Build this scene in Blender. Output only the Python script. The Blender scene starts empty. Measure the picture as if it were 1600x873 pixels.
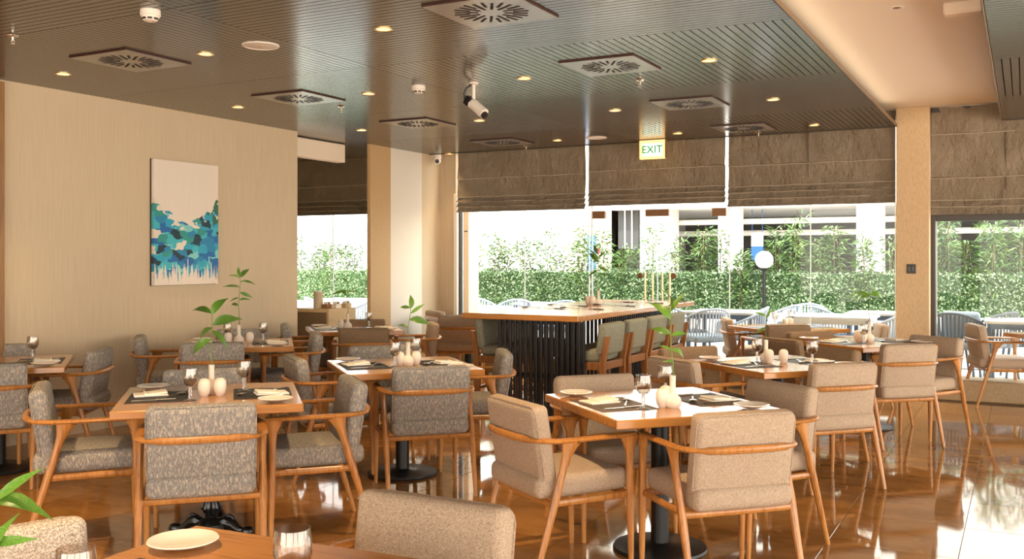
import bpy, math, random
from mathutils import Vector, Matrix
random.seed(7)
S = bpy.context.scene
COL = S.collection
PI = math.pi
# ------------------------------------------------------------------ camera
F = 1500.0; HOR = 404.0; CAMZ = 1.48; YAW = math.radians(28.1)
CS, SN = math.cos(YAW), math.sin(YAW)
cd = bpy.data.cameras.new('camera'); cam = bpy.data.objects.new('camera', cd); COL.objects.link(cam)
cd.sensor_width = 36.0; cd.lens = 36.0 * F / 1600.0; cd.shift_y = -(436.5 - HOR) / 1600.0
cd.clip_start = 0.05; cd.clip_end = 200
cam.location = (0, 0, CAMZ); cam.rotation_euler = (PI / 2, 0, YAW)
S.camera = cam
# ------------------------------------------------------------------ view, world, sun
S.view_settings.view_transform = 'Standard'; S.view_settings.look = 'None'
S.view_settings.gamma = 1.0; S.view_settings.use_curve_mapping = False
S.view_settings.exposure = 1.35
w = bpy.data.worlds.new('world'); S.world = w; w.use_nodes = True
nt = w.node_tree; nt.nodes.clear()
out = nt.nodes.new('ShaderNodeOutputWorld'); bg = nt.nodes.new('ShaderNodeBackground')
tc = nt.nodes.new('ShaderNodeTexCoord'); sp = nt.nodes.new('ShaderNodeSeparateXYZ'); rp = nt.nodes.new('ShaderNodeValToRGB')
nt.links.new(tc.outputs['Generated'], sp.inputs[0]); nt.links.new(sp.outputs['Z'], rp.inputs[0])
rp.color_ramp.elements[0].position = 0.0; rp.color_ramp.elements[0].color = (1.0, 0.885, 0.74, 1)
rp.color_ramp.elements[1].position = 0.7; rp.color_ramp.elements[1].color = (0.78, 0.86, 0.95, 1)
nt.links.new(rp.outputs[0], bg.inputs[0]); nt.links.new(bg.outputs[0], out.inputs[0])
bg.inputs[1].default_value = 3.3
sd = bpy.data.lights.new('sun', 'SUN'); sd.energy = 3.2; sd.angle = 0.02; sd.color = (1.0, 0.93, 0.82)
so = bpy.data.objects.new('sun', sd); COL.objects.link(so); so.rotation_euler = (math.radians(38), 0, math.radians(38))
DOWNLIGHT_W = 60.0
al = bpy.data.lights.new('cove_strip', 'AREA'); al.shape = 'RECTANGLE'; al.size = .04; al.size_y = 9.; al.energy = 2.6; al.color = (1, .8, .58)
ao = bpy.data.objects.new('cove_strip', al); COL.objects.link(ao); ao.location = (-1.27, 6.0, 2.955); ao.rotation_euler = (0, math.radians(-125), 0)
# ------------------------------------------------------------------ geometry helpers
def at(px, py, z):
    Z = F * (CAMZ - z) / (py - HOR); X = (px - 800.0) / F * Z
    return Vector((CS * X - SN * Z, SN * X + CS * Z, z))
def cw(X, Z, z=0.0):                       # camera-frame metres to world
    return Vector((CS * X - SN * Z, SN * X + CS * Z, z))
def onY(px, y):                            # x where the sight line of column px crosses the plane Y = y
    t = (px - 800.0) / F; Z = y / (SN * t + CS); return CS * t * Z - SN * Z
def zat(px, py, y):
    t = (px - 800.0) / F; Z = y / (SN * t + CS); return CAMZ - (py - HOR) * Z / F
def face(phi): return YAW - math.radians(phi)  # z rotation that turns local +Y to camera-frame bearing phi

class MB:
    def __init__(s): s.v = []; s.f = []
    def add(s, vs, fs, M=None):
        o = len(s.v)
        s.v += [tuple(M @ Vector(p)) for p in vs] if M else [tuple(p) for p in vs]
        s.f += [tuple(i + o for i in f) for f in fs]; return s
    def box(s, x0, x1, y0, y1, z0, z1, M=None):
        return s.add([(x0,y0,z0),(x1,y0,z0),(x1,y1,z0),(x0,y1,z0),(x0,y0,z1),(x1,y0,z1),(x1,y1,z1),(x0,y1,z1)],
              [(0,3,2,1),(4,5,6,7),(0,1,5,4),(1,2,6,5),(2,3,7,6),(3,0,4,7)], M)
    def bbox(s, x0, x1, y0, y1, z0, z1, b, M=None):   # box with chamfered edges
        vs = []; ix = {}
        for i, (x, sx) in enumerate(((x0, 1), (x1, -1))):
            for j, (y, sy) in enumerate(((y0, 1), (y1, -1))):
                for k, (z, sz) in enumerate(((z0, 1), (z1, -1))):
                    ix[i,j,k] = len(vs); vs += [(x, y+sy*b, z+sz*b), (x+sx*b, y, z+sz*b), (x+sx*b, y+sy*b, z)]
        fs = []
        def q(keys, c): fs.append(tuple(ix[k] + c for k in keys))
        q([(0,0,0),(0,0,1),(0,1,1),(0,1,0)], 0); q([(1,0,0),(1,1,0),(1,1,1),(1,0,1)], 0)
        q([(0,0,0),(1,0,0),(1,0,1),(0,0,1)], 1); q([(0,1,0),(0,1,1),(1,1,1),(1,1,0)], 1)
        q([(0,0,0),(0,1,0),(1,1,0),(1,0,0)], 2); q([(0,0,1),(1,0,1),(1,1,1),(0,1,1)], 2)
        def e(k1, k2, c1, c2): fs.append((ix[k1]+c1, ix[k2]+c1, ix[k2]+c2, ix[k1]+c2))
        for a in (0, 1):
            for b_ in (0, 1):
                e((a,b_,0),(a,b_,1),0,1); e((a,0,b_),(a,1,b_),0,2); e((0,a,b_),(1,a,b_),1,2)
        for k in ix.values(): fs.append((k, k+1, k+2))
        return s.add(vs, fs, M)
    def rbox(s, hx, hy, hz, r, puff=(0,0,0), M=None):  # rounded, puffed cushion centred at the origin
        def cuts(h, rr): 
            rr = min(rr, h); inn = h - rr
            return sorted(set([round(t, 6) for t in (-h, -h+.3*rr, -h+.7*rr, -inn, -inn*.5, 0, inn*.5, inn, h-.7*rr, h-.3*rr, h)]))
        C = [cuts(hx, r), cuts(hy, r), cuts(hz, r)]; H = (hx, hy, hz); idx = {}; vs = []; fs = []
        def vid(p):
            if p not in idx:
                idx[p] = len(vs); q = []
                rr = [min(r, h) for h in H]; d = [0,0,0]; c = [0,0,0]
                for a in range(3):
                    c[a] = max(-(H[a]-rr[a]), min(H[a]-rr[a], p[a])); d[a] = p[a]-c[a]
                L = math.sqrt(sum((d[a]/rr[a])**2 for a in range(3)))
                m = max(abs(d[a]/rr[a]) for a in range(3))
                k = m / L if L > 1e-9 else 1
                q = [c[a] + d[a]*k for a in range(3)]
                for a in range(3):
                    b1, b2 = (a+1) % 3, (a+2) % 3
                    q[a] += puff[a] * (p[a]/H[a]) * (1-(p[b1]/H[b1])**2) * (1-(p[b2]/H[b2])**2)
                vs.append(tuple(q))
            return idx[p]
        for a in range(3):
            b1, b2 = (a+1) % 3, (a+2) % 3
            for sgn in (-1, 1):
                A, B = C[b1], C[b2]
                for i in range(len(A)-1):
                    for j in range(len(B)-1):
                        quad = []
                        for (u, v) in ((A[i],B[j]),(A[i+1],B[j]),(A[i+1],B[j+1]),(A[i],B[j+1])):
                            p = [0,0,0]; p[a] = round(sgn*H[a],6); p[b1] = u; p[b2] = v; quad.append(vid(tuple(p)))
                        fs.append(tuple(quad if sgn > 0 else quad[::-1]))
        return s.add(vs, fs, M)
    def tube(s, pts, rad, seg=8, up=(0,0,1), closed=False, M=None):
        pts = [Vector(p) for p in pts]; n = len(pts); up = Vector(up); vs = []; fs = []
        for i, p in enumerate(pts):
            if closed: t = pts[(i+1) % n] - pts[i-1]
            else: t = pts[min(i+1, n-1)] - pts[max(i-1, 0)]
            t = t.normalized(); sd_ = t.cross(up)
            if sd_.length < 1e-4: sd_ = t.cross(Vector((1, 0, 0)) if abs(t.x) < .9 else Vector((0, 1, 0)))
            sd_.normalize(); u2 = sd_.cross(t)
            r = rad[i] if isinstance(rad, list) else rad
            a, b = r if isinstance(r, tuple) else (r, r)
            for k in range(seg):
                th = 2*PI*k/seg; vs.append(p + sd_*(a*math.cos(th)) + u2*(b*math.sin(th)))
        for i in range(n if closed else n-1):
            for k in range(seg):
                a0 = i*seg+k; a1 = i*seg+(k+1) % seg; j = (i+1) % n
                fs.append((a0, a1, j*seg+(k+1) % seg, j*seg+k))
        if not closed:
            fs.append(tuple(range(seg))[::-1]); fs.append(tuple((n-1)*seg+k for k in range(seg)))
        return s.add(vs, fs, M)
    def lathe(s, prof, seg=20, M=None):
        vs = []; fs = []; n = len(prof)
        for (r, z) in prof:
            for k in range(seg):
                a = 2*PI*k/seg; vs.append((r*math.cos(a), r*math.sin(a), z))
        for i in range(n-1):
            for k in range(seg):
                fs.append((i*seg+k, i*seg+(k+1) % seg, (i+1)*seg+(k+1) % seg, (i+1)*seg+k))
        if prof[0][0] > 1e-4: fs.append(tuple(range(seg))[::-1])
        if prof[-1][0] > 1e-4: fs.append(tuple((n-1)*seg+k for k in range(seg)))
        return s.add(vs, fs, M)
    def prism(s, poly, z0, z1, M=None):     # polygon in xy, extruded
        n = len(poly)
        return s.add([(x,y,z0) for x,y in poly]+[(x,y,z1) for x,y in poly],
            [tuple(range(n))[::-1], tuple(range(n,2*n))]+[(i,(i+1)%n,n+(i+1)%n,n+i) for i in range(n)], M)
    def mesh(s, name, mat, smooth=35):
        me = bpy.data.meshes.new(name); me.from_pydata(s.v, [], s.f); me.update()
        if mat: me.materials.append(mat)
        if smooth:
            me.polygons.foreach_set('use_smooth', [True]*len(me.polygons)); me.set_sharp_from_angle(angle=math.radians(smooth))
        return me

def obj(name, data, parent=None, loc=(0,0,0), rot=(0,0,0), mat=None, smooth=35):
    me = data.mesh(name, mat, smooth) if isinstance(data, MB) else data
    o = bpy.data.objects.new(name, me); COL.objects.link(o); o.location = loc; o.rotation_euler = rot
    if parent: o.parent = parent
    return o
def tag(o, label=None, cat=None, group=None, kind=None):
    if label: o['label'] = label
    if cat: o['category'] = cat
    if group: o['group'] = group
    if kind: o['kind'] = kind
    return o
def thing(name, label, cat, loc=(0,0,0), rz=0, group=None):
    o = bpy.data.objects.new(name, None); COL.objects.link(o); o.empty_display_size = .1
    o.location = loc; o.rotation_euler = (0,0,rz); return tag(o, label, cat, group)
def kids(o): return [c for c in KIDS.get(o.name, [])]
KIDS = {}
def dup(root, loc, rz, label=None, group=None, scale=None):
    def rec(o, par):
        c = o.copy(); COL.objects.link(c)
        if par: c.parent = par
        for ch in list(o.children): rec(ch, c)
        return c
    r = rec(root, None); r.location = loc; r.rotation_euler = (0,0,rz)
    if scale: r.scale = (scale,)*3
    if label: r['label'] = label
    if group: r['group'] = group
    return r
def struct(name, data, mat=None, parent=None, loc=(0,0,0), rot=(0,0,0), smooth=35):
    o = obj(name, data, parent, loc, rot, mat, smooth)
    if not parent: o['kind'] = 'structure'
    return o
# ------------------------------------------------------------------ materials
def mat(name, col, rough=.5, metal=0., spec=.5, coat=0., noise=None, bump=None, emit=None, coords='Object', rand=0., crough=.05):
    """noise: (scale xyz, colour b, lo, hi[, detail]) or a list of them; bump: (scale xyz, strength, distance)"""
    m = bpy.data.materials.new(name); m.use_nodes = True; n = m.node_tree; b = n.nodes['Principled BSDF']
    b.inputs['Base Color'].default_value = (*col, 1); b.inputs['Roughness'].default_value = rough
    b.inputs['Metallic'].default_value = metal; b.inputs['Specular IOR Level'].default_value = spec
    b.inputs['Coat Weight'].default_value = coat; b.inputs['Coat Roughness'].default_value = crough
    tcn = n.nodes.new('ShaderNodeTexCoord')
    def tex(scale, detail=4.):
        mp = n.nodes.new('ShaderNodeMapping'); mp.inputs['Scale'].default_value = scale
        n.links.new(tcn.outputs[coords], mp.inputs[0]); t = n.nodes.new('ShaderNodeTexNoise')
        t.inputs['Scale'].default_value = 1.; t.inputs['Detail'].default_value = detail; t.inputs['Roughness'].default_value = .6
        n.links.new(mp.outputs[0], t.inputs['Vector'])
        if rand:
            oi = n.nodes.new('ShaderNodeObjectInfo'); ad = n.nodes.new('ShaderNodeVectorMath'); ad.operation = 'ADD'
            ml = n.nodes.new('ShaderNodeMath'); ml.operation = 'MULTIPLY'; ml.inputs[1].default_value = 91.
            n.links.new(oi.outputs['Random'], ml.inputs[0]); n.links.new(mp.outputs[0], ad.inputs[0]); n.links.new(ml.outputs[0], ad.inputs[1])
            n.links.new(ad.outputs[0], t.inputs['Vector'])
        return t
    cur = None
    for it in (noise if isinstance(noise, list) else [noise] if noise else []):
        t = tex(it[0], it[4] if len(it) > 4 else 4.); r = n.nodes.new('ShaderNodeMapRange')
        r.inputs['From Min'].default_value = it[2]; r.inputs['From Max'].default_value = it[3]
        n.links.new(t.outputs['Fac'], r.inputs[0]); mx = n.nodes.new('ShaderNodeMix'); mx.data_type = 'RGBA'
        n.links.new(r.outputs[0], mx.inputs[0]); mx.inputs[7].default_value = (*it[1], 1)
        if cur: n.links.new(cur, mx.inputs[6])
        else: mx.inputs[6].default_value = (*col, 1)
        cur = mx.outputs[2]
    if rand:
        oi = n.nodes.new('ShaderNodeObjectInfo'); r = n.nodes.new('ShaderNodeMapRange')
        r.inputs['To Min'].default_value = 1-rand; r.inputs['To Max'].default_value = 1+rand
        n.links.new(oi.outputs['Random'], r.inputs[0]); hs = n.nodes.new('ShaderNodeHueSaturation')
        n.links.new(r.outputs[0], hs.inputs['Value'])
        if cur: n.links.new(cur, hs.inputs['Color'])
        else: hs.inputs['Color'].default_value = (*col, 1)
        cur = hs.outputs[0]
    if cur: n.links.new(cur, b.inputs['Base Color'])
    if bump:
        t = tex(bump[0], 3.); bp = n.nodes.new('ShaderNodeBump'); bp.inputs['Strength'].default_value = bump[1]
        bp.inputs['Distance'].default_value = bump[2]; n.links.new(t.outputs['Fac'], bp.inputs['Height']); n.links.new(bp.outputs[0], b.inputs['Normal'])
    if emit:
        b.inputs['Emission Color'].default_value = (*emit[:3], 1); b.inputs['Emission Strength'].default_value = emit[3]
    return m
def glass_mat(name, tint=(1,1,1), refl=.9, rough=0., base=.045, power=4.5):
    m = bpy.data.materials.new(name); m.use_nodes = True; n = m.node_tree; n.nodes.clear()
    o = n.nodes.new('ShaderNodeOutputMaterial'); t = n.nodes.new('ShaderNodeBsdfTransparent'); g = n.nodes.new('ShaderNodeBsdfGlossy')
    t.inputs[0].default_value = (*tint, 1); g.inputs['Roughness'].default_value = rough
    fr = n.nodes.new('ShaderNodeLayerWeight'); fr.inputs[0].default_value = .5; pw = n.nodes.new('ShaderNodeMath'); pw.operation = 'POWER'; pw.inputs[1].default_value = power
    ml = n.nodes.new('ShaderNodeMath'); ml.operation = 'MULTIPLY_ADD'; ml.inputs[1].default_value = refl*.8; ml.inputs[2].default_value = base*refl
    mx = n.nodes.new('ShaderNodeMixShader'); n.links.new(fr.outputs['Facing'], pw.inputs[0]); n.links.new(pw.outputs[0], ml.inputs[0]); n.links.new(ml.outputs[0], mx.inputs[0])
    n.links.new(t.outputs[0], mx.inputs[1]); n.links.new(g.outputs[0], mx.inputs[2]); n.links.new(mx.outputs[0], o.inputs[0]); return m
def fabric(name, base, light, weave=260., streak=(45, 45, 14), lo=.5, hi=.62, rough=.9):
    return mat(name, base, rough, spec=.15, noise=[(streak, light, lo, hi, 6.), ((weave,)*3, tuple(c*.4 for c in base), .5, .72, 2.)], bump=((weave,)*3, .8, .003))
M = {}
M['wood'] = mat('oak_wood', (.46,.19,.042), .35, coat=.1, noise=[((60,60,6), (.27,.095,.018), .45, .7), ((9,9,2), (.54,.255,.07), .5, .8)])
M['tabletop'] = mat('table_wood', (.48,.205,.05), .18, coat=.25, noise=[((4,60,30), (.33,.125,.028), .48, .72)], crough=.06)
M['darkwood'] = mat('stool_wood', (.36,.15,.045), .35, coat=.2, noise=[((60,60,6), (.2,.08,.025), .45, .7)])
M['grey'] = fabric('grey_mottled_fabric', (.27,.25,.225), (.62,.5,.37), 260., (120,120,40), .47, .68)
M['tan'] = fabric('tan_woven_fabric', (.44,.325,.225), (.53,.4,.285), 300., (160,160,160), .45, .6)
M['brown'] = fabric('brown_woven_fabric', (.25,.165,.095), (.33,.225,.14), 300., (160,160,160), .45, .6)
M['pale'] = fabric('pale_speckled_fabric', (.42,.33,.25), (.72,.62,.5), 300., (190,190,190), .45, .56)
M['olive'] = fabric('olive_fabric', (.27,.265,.19), (.35,.34,.255), 300., (60,60,60), .4, .65)
M['black'] = mat('black_metal', (.012,.011,.01), .38, metal=.3, spec=.5)
M['iron'] = mat('cast_iron', (.008,.008,.008), .3, spec=.6, bump=((60,60,60), .3, .004))
M['slat'] = mat('black_slat', (.012,.012,.012), .45, noise=((80,80,8), (.03,.027,.024), .5, .8))
M['china'] = mat('white_china', (.86,.78,.67), .15, coat=.3)
M['ceramic'] = mat('cream_ceramic', (.78,.68,.56), .45)
M['napkin'] = mat('napkin_cloth', (.88,.8,.68), .9, spec=.1, bump=((400,400,400), .3, .001))
M['mat'] = mat('black_placemat', (.02,.017,.014), .5, bump=((500,500,500), .5, .001))
M['matb'] = mat('brown_placemat', (.13,.09,.06), .5, bump=((500,500,500), .5, .001))
M['steel'] = mat('cutlery_steel', (.6,.53,.44), .18, metal=1.)
M['darksteel'] = mat('dark_cutlery', (.07,.055,.045), .3, metal=.8)
M['glass'] = glass_mat('drinking_glass', (.9,.87,.83), 1.0, base=.09, power=2.6)
M['glass2'] = mat('solid_glass', (1,1,1), .02); M['glass2'].node_tree.nodes['Principled BSDF'].inputs['Transmission Weight'].default_value = .9
M['pane'] = glass_mat('window_glass', (.97,.99,.98), .25)
M['fin'] = mat('pale_glass_edge', (.85,.9,.87), .2)
M['leaf'] = mat('green_leaf', (.075,.19,.02), .4, noise=((30,30,30), (.17,.27,.03), .45, .7), rand=.25)
M['stem'] = mat('green_stem', (.13,.2,.03), .5)
M['pink'] = mat('pink_bud', (.75,.25,.33), .5)
M['wallpaper'] = mat('beige_wallpaper', (.62,.49,.33), .75, spec=.25, noise=[((170,170,2.5), (.555,.43,.28), .4, .65)], bump=((200,200,5), .5, .003))
M['daytint'] = mat('daylight_tinted_wall', (.78,.7,.58), .55, spec=.3, bump=((110,110,3), .2, .003))  # paler colour carries the window light falling on this wall face
M['lamptint'] = mat('lamp_tinted_wallpaper', (.56,.36,.17), .6, noise=((90,90,90), (.48,.3,.13), .4, .65), bump=((90,90,90), .3, .003))  # warmer colour carries the downlight glow on this wall face
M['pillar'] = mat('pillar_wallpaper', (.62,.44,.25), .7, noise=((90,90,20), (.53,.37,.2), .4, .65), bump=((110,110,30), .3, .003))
M['trim'] = mat('brown_trim', (.3,.15,.05), .4, noise=((40,40,4), (.22,.1,.03), .4, .7))
M['beigeceil'] = mat('beige_ceiling', (.84,.7,.54), .75, spec=.2)
M['board'] = mat('ceiling_board', (.085,.064,.045), .2, spec=.5, noise=((20,20,20), (.066,.05,.034), .4, .7), rand=.05)
M['edge'] = mat('ceiling_edge', (.2,.13,.075), .5)
M['backing'] = mat('ceiling_gap', (.012,.01,.008), .9)
M['ventside'] = mat('vent_edge', (.045,.012,.007), .5)
M['vent'] = mat('vent_plate', (.3,.275,.245), .25, metal=.3)
M['ventslot'] = mat('vent_slot', (.012,.008,.006), .8)
M['ring'] = mat('lamp_ring', (.75,.55,.3), .3, metal=.7)
M['lamp'] = mat('lamp_glow', (1,.8,.5), .5, emit=(1,.6,.22,1.6))
M['white'] = mat('white_plastic', (.8,.72,.62), .4)
M['blackp'] = mat('black_plastic', (.01,.01,.01), .3)
M['stone'] = mat('floor_stone', (.40,.185,.052), .05, spec=.5, noise=[((2.2,5,3), (.26,.105,.026), .42, .68, 8.), ((9,9,9), (.5,.27,.1), .58, .8, 8.)], rand=.09)
M['grout'] = mat('floor_grout', (.3,.2,.11), .5)
M['kerb'] = mat('kerb_stone', (.42,.28,.14), .35, noise=((60,60,60), (.32,.2,.09), .4, .7))
M['blind'] = mat('blind_cloth', (.25,.2,.14), .95, spec=.1, noise=[((300,300,300), (.18,.14,.095), .45, .65), ((3,3,3), (.28,.225,.16), .45, .7)], bump=((11,11,7), .9, .05))
M['stitch'] = mat('stitch_cloth', (.42,.35,.26), .9)
M['darkframe'] = mat('dark_frame', (.04,.03,.022), .45)
M['peach'] = mat('peach_panel', (.82,.6,.42), .6)
M['bronze'] = mat('bronze_fitting', (.22,.11,.05), .4, metal=.4)
M['brass'] = mat('brushed_handle', (.75,.58,.36), .3, metal=.8)
M['cab'] = mat('sideboard_wood', (.6,.42,.22), .35, noise=((5,5,50), (.5,.33,.16), .4, .7))
M['cabdark'] = mat('sideboard_mesh', (.2,.12,.06), .6, noise=((200,200,200), (.1,.06,.03), .45, .6))
# outdoors
M['deck'] = mat('terrace_tile', (.55,.5,.45), .6, noise=((8,8,8), (.48,.43,.38), .4, .7))
M['outwhite'] = mat('white_render', (.8,.78,.75), .8)
M['outgrey'] = mat('grey_concrete', (.3,.29,.28), .9)
M['garage'] = mat('garage_dark', (.06,.06,.06), .9)
M['hedge'] = mat('hedge_leaf', (.15,.225,.10), .5, noise=[((9,9,9), (.31,.40,.215), .4, .65), ((50,50,50), (.45,.53,.34), .52, .7)])
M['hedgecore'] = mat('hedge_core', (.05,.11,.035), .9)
M['bamboo'] = mat('bamboo_leaf', (.05,.115,.03), .5, noise=((4,4,4), (.17,.27,.06), .4, .65), rand=.2)
M['culm'] = mat('bamboo_culm', (.25,.2,.09), .6)
M['rope'] = mat('blue_grey_rope', (.46,.5,.55), .8)
M['ropedark'] = mat('charcoal_rope', (.12,.125,.13), .8)
M['outframe'] = mat('slate_metal', (.10,.13,.17), .5)
M['outtop'] = mat('pale_table_board', (.6,.53,.45), .4)
M['globe'] = mat('frosted_globe', (.9,.9,.88), .25)
M['bluesign'] = mat('blue_panel', (.05,.2,.6), .5)
M['cushion'] = mat('grey_cushion', (.3,.34,.38), .9)
# painting: soft field of brush blocks
def painting_mat():
    m = bpy.data.materials.new('abstract_painting'); m.use_nodes = True; n = m.node_tree; b = n.nodes['Principled BSDF']; b.inputs['Roughness'].default_value = .6
    N = n.nodes.new; L = n.links.new
    tcn = N('ShaderNodeTexCoord'); sx = N('ShaderNodeSeparateXYZ'); L(tcn.outputs['Object'], sx.inputs[0])
    def math_(op, a, b_=None, c=None):
        x = N('ShaderNodeMath'); x.operation = op
        for i, v in enumerate((a, b_, c)):
            if v is None: continue
            if isinstance(v, (int, float)): x.inputs[i].default_value = v
            else: L(v, x.inputs[i])
        return x.outputs[0]
    def noise(scale, detail=3.):
        mp = N('ShaderNodeMapping'); mp.inputs['Scale'].default_value = scale; L(tcn.outputs['Object'], mp.inputs[0])
        t = N('ShaderNodeTexNoise'); t.inputs['Scale'].default_value = 1; t.inputs['Detail'].default_value = detail; L(mp.outputs[0], t.inputs['Vector']); return t.outputs['Fac']
    def mix(f, a, b_):
        x = N('ShaderNodeMix'); x.data_type = 'RGBA'; L(f, x.inputs[0])
        for i, v in ((6, a), (7, b_)):
            if isinstance(v, tuple): x.inputs[i].default_value = (*v, 1)
            else: L(v, x.inputs[i])
        return x.outputs[2]
    # local: y along the wall (-.5..+.5 of width .8), z height (-.8..+.8)
    y, z = sx.outputs['Y'], sx.outputs['Z']
    vo = N('ShaderNodeTexVoronoi'); vo.inputs['Scale'].default_value = 1; vo.distance = 'CHEBYCHEV'
    wob = N('ShaderNodeMapping'); wob.inputs['Scale'].default_value = (1, 9, 11); 
    nz = N('ShaderNodeTexNoise'); nz.inputs['Scale'].default_value = 14; L(tcn.outputs['Object'], nz.inputs['Vector'])
    av = N('ShaderNodeVectorMath'); av.operation = 'MULTIPLY_ADD'; L(nz.outputs['Color'], av.inputs[0]); av.inputs[1].default_value = (.08,.08,.08); L(tcn.outputs['Object'], av.inputs[2])
    L(av.outputs[0], wob.inputs[0]); L(wob.outputs[0], vo.inputs['Vector'])
    ramp = N('ShaderNodeValToRGB'); cr = ramp.color_ramp; cr.interpolation = 'CONSTANT'
    sxc = N('ShaderNodeSeparateColor'); L(vo.outputs['Color'], sxc.inputs[0]); L(sxc.outputs[0], ramp.inputs[0])
    cols = [(0,(.02,.22,.40)),(.2,(.025,.33,.48)),(.38,(.05,.42,.48)),(.52,(.015,.13,.36)),(.62,(.2,.55,.54)),(.74,(.03,.28,.24)),(.85,(.012,.04,.06)),(.93,(.7,.62,.5))]
    cr.elements[0].color = (*cols[0][1], 1)
    cr.elements[1].position = cols[1][0]; cr.elements[1].color = (*cols[1][1], 1)
    for p, c in cols[2:]: e = cr.elements.new(p); e.color = (*c, 1)
    green = mix(math_('GREATER_THAN', math_('ADD', y, math_('MULTIPLY', math_('ADD', noise((1,14,9)), math_('MULTIPLY', z, .55)), .5)), .62), ramp.outputs[0], (.03,.13,.07))
    # mask: blob band, higher at both sides
    side = math_('MULTIPLY', math_('POWER', math_('ABSOLUTE', math_('MULTIPLY', y, 2.5)), 2.), .38)
    top = math_('ADD', math_('ADD', side, -.03), math_('MULTIPLY', math_('SUBTRACT', noise((1,9,12)), .5), .55))
    up = math_('LESS_THAN', z, top)
    drip = noise((1,60,2.5), 2.)
    bot = math_('ADD', -.64, math_('MULTIPLY', math_('SUBTRACT', drip, .5), .85))
    lo = math_('GREATER_THAN', z, bot)
    mask = math_('MULTIPLY', up, lo)
    base = mix(math_('MULTIPLY', noise((1,50,3)), .35), (.78,.68,.56), (.66,.52,.42))
    L(mix(mask, base, green), b.inputs['Base Color']); return m
M['painting'] = painting_mat()
# ------------------------------------------------------------------ room shell
XL = -7.07; YW = 11.15; XR = 4.6; YB = -4.2; ZD = 2.88; ZB = 3.08
# floor tiles
floor = struct('floor', MB().box(-10.2, XR, YB, YW, -.08, -.012), M['grout'])
T = .62; tile = MB().bbox(-T/2+.0012, T/2-.0012, -T/2+.0012, T/2-.0012, -.014, 0, .0012).mesh('floor_tile', M['stone'], 0)
seen = []; rest = MB()
for i in range(-17, 9):
    for j in range(-17, 9):
        cx, cy = -.29 + T*(i+.5), 5.83 + T*(j+.5)
        if cx < -10.1 or cx > XR-.3 or cy > YW-.2 or cy < YB+.3: continue
        X, Z = CS*cx + SN*cy, -SN*cx + CS*cy
        if Z > 3.0 and -.6 < X/Z + 0 < .6 and X/Z > -.58 and X/Z < .585 and cx > XL-.3 and len(seen) < 290: seen.append((cx, cy))
        else: rest.bbox(cx-T/2+.0012, cx+T/2-.0012, cy-T/2+.0012, cy+T/2-.0012, -.014, 0, .0012)
for (cx, cy) in seen: obj('floor_tile', tile, floor, (cx, cy, 0))
tag(obj('floor_tile_rest', rest, floor, mat=M['stone'], smooth=0), kind='stuff')
# walls
struct('wall_left', MB().box(XL-.2, XL, YB, 8.22, 0, ZB), M['wallpaper'])
def onX(px, x):
    t = (px-800)/F; Z = x/(CS*t-SN); return SN*t*Z+CS*Z
struct('trim_1', MB().bbox(XL, XL+.05, 3.4, onX(8, XL+.05), 0, ZD-.02, .005), M['trim'])
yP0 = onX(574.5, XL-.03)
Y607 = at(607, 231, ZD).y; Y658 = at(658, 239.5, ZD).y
struct('wall_pillar_lamp_tint', MB().bbox(XL-.04, XL+.012, yP0, Y607, 0, ZB, .004), M['lamptint'])  # beige wall face with downlight glow put into its colour
struct('wall_pillar_daylight_tint', MB().bbox(XL-.10, XL+.004, Y607, Y658, 0, ZB, .003), M['daytint'])  # same wall plane, window light put into its colour
struct('wall_corner', MB().box(XL-.10, XL, Y658, YW, 0, ZB), M['wallpaper'])
xj = onY(712, YW)
struct('wall_back', MB().box(XL-.5, xj, YW, YW+.2, 0, ZB), M['wallpaper'])
struct('wall_header', MB().box(-10.2, XR, YW+.02, YW+.2, 3.0, 3.3), M['wallpaper'])
# alcove behind the end of the painted wall
struct('wall_alcove', MB().box(-10.3, -10.2, 8.0, YW+.2, 0, ZB), M['wallpaper'])
struct('wall_alcove_near', MB().box(-10.2, XL-.2, 8.0, 8.1, 0, ZB), M['wallpaper'])
struct('trim_2', MB().bbox(XL-.42, XL-.3, 8.22, 9.45, 2.66, ZD+.0, .006), M['beigeceil'])
# beige ceiling slab
ceiling = struct('ceiling', MB().box(-10.3, XR, YB, YW+.2, ZB, ZB+.2), M['beigeceil'])
# dark boarded ceilings, hung below the slab
PITCH = .0553
YE = 10.86
def cpanel(x0, x1, y0, y1, along, pieces):
    p = obj('ceiling_panel', MB().box(x0+.003, x1-.003, y0+.003, y1-.003, ZD+.018, ZD+.034), ceiling, mat=M['backing'])
    if along == 'x': L_, W_, n_ = x1-x0, y1-y0, 0
    else: L_, W_, n_ = y1-y0, x1-x0, 0
    k = max(1, round(W_/PITCH)); w_ = W_/k; b = w_/2 - .0036
    if pieces: bm = MB().bbox(-L_/2+.004, L_/2-.004, -b, b, 0, .02, .0006).mesh('ceiling_board', M['board'], 0)
    joined = MB()
    for i in range(k):
        c = (i+.5)*w_
        pos = ((x0+x1)/2, y0+c, ZD) if along == 'x' else (x0+c, (y0+y1)/2, ZD)
        if pieces: obj('ceiling_board', bm, p, pos, (0,0,0 if along == 'x' else PI/2))
        elif along == 'x': joined.bbox(x0+.004, x1-.004, pos[1]-b, pos[1]+b, ZD, ZD+.02, .0006)
        else: joined.bbox(pos[0]-b, pos[0]+b, y0+.004, y1-.004, ZD, ZD+.02, .0006)
    if not pieces: tag(obj('ceiling_boards_far', joined, p, mat=M['board'], smooth=0), kind='stuff')
X1, X2 = -4.21, -1.2
ys = [1.98, 3.84, 5.70, 7.56, 9.40, YE]
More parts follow.
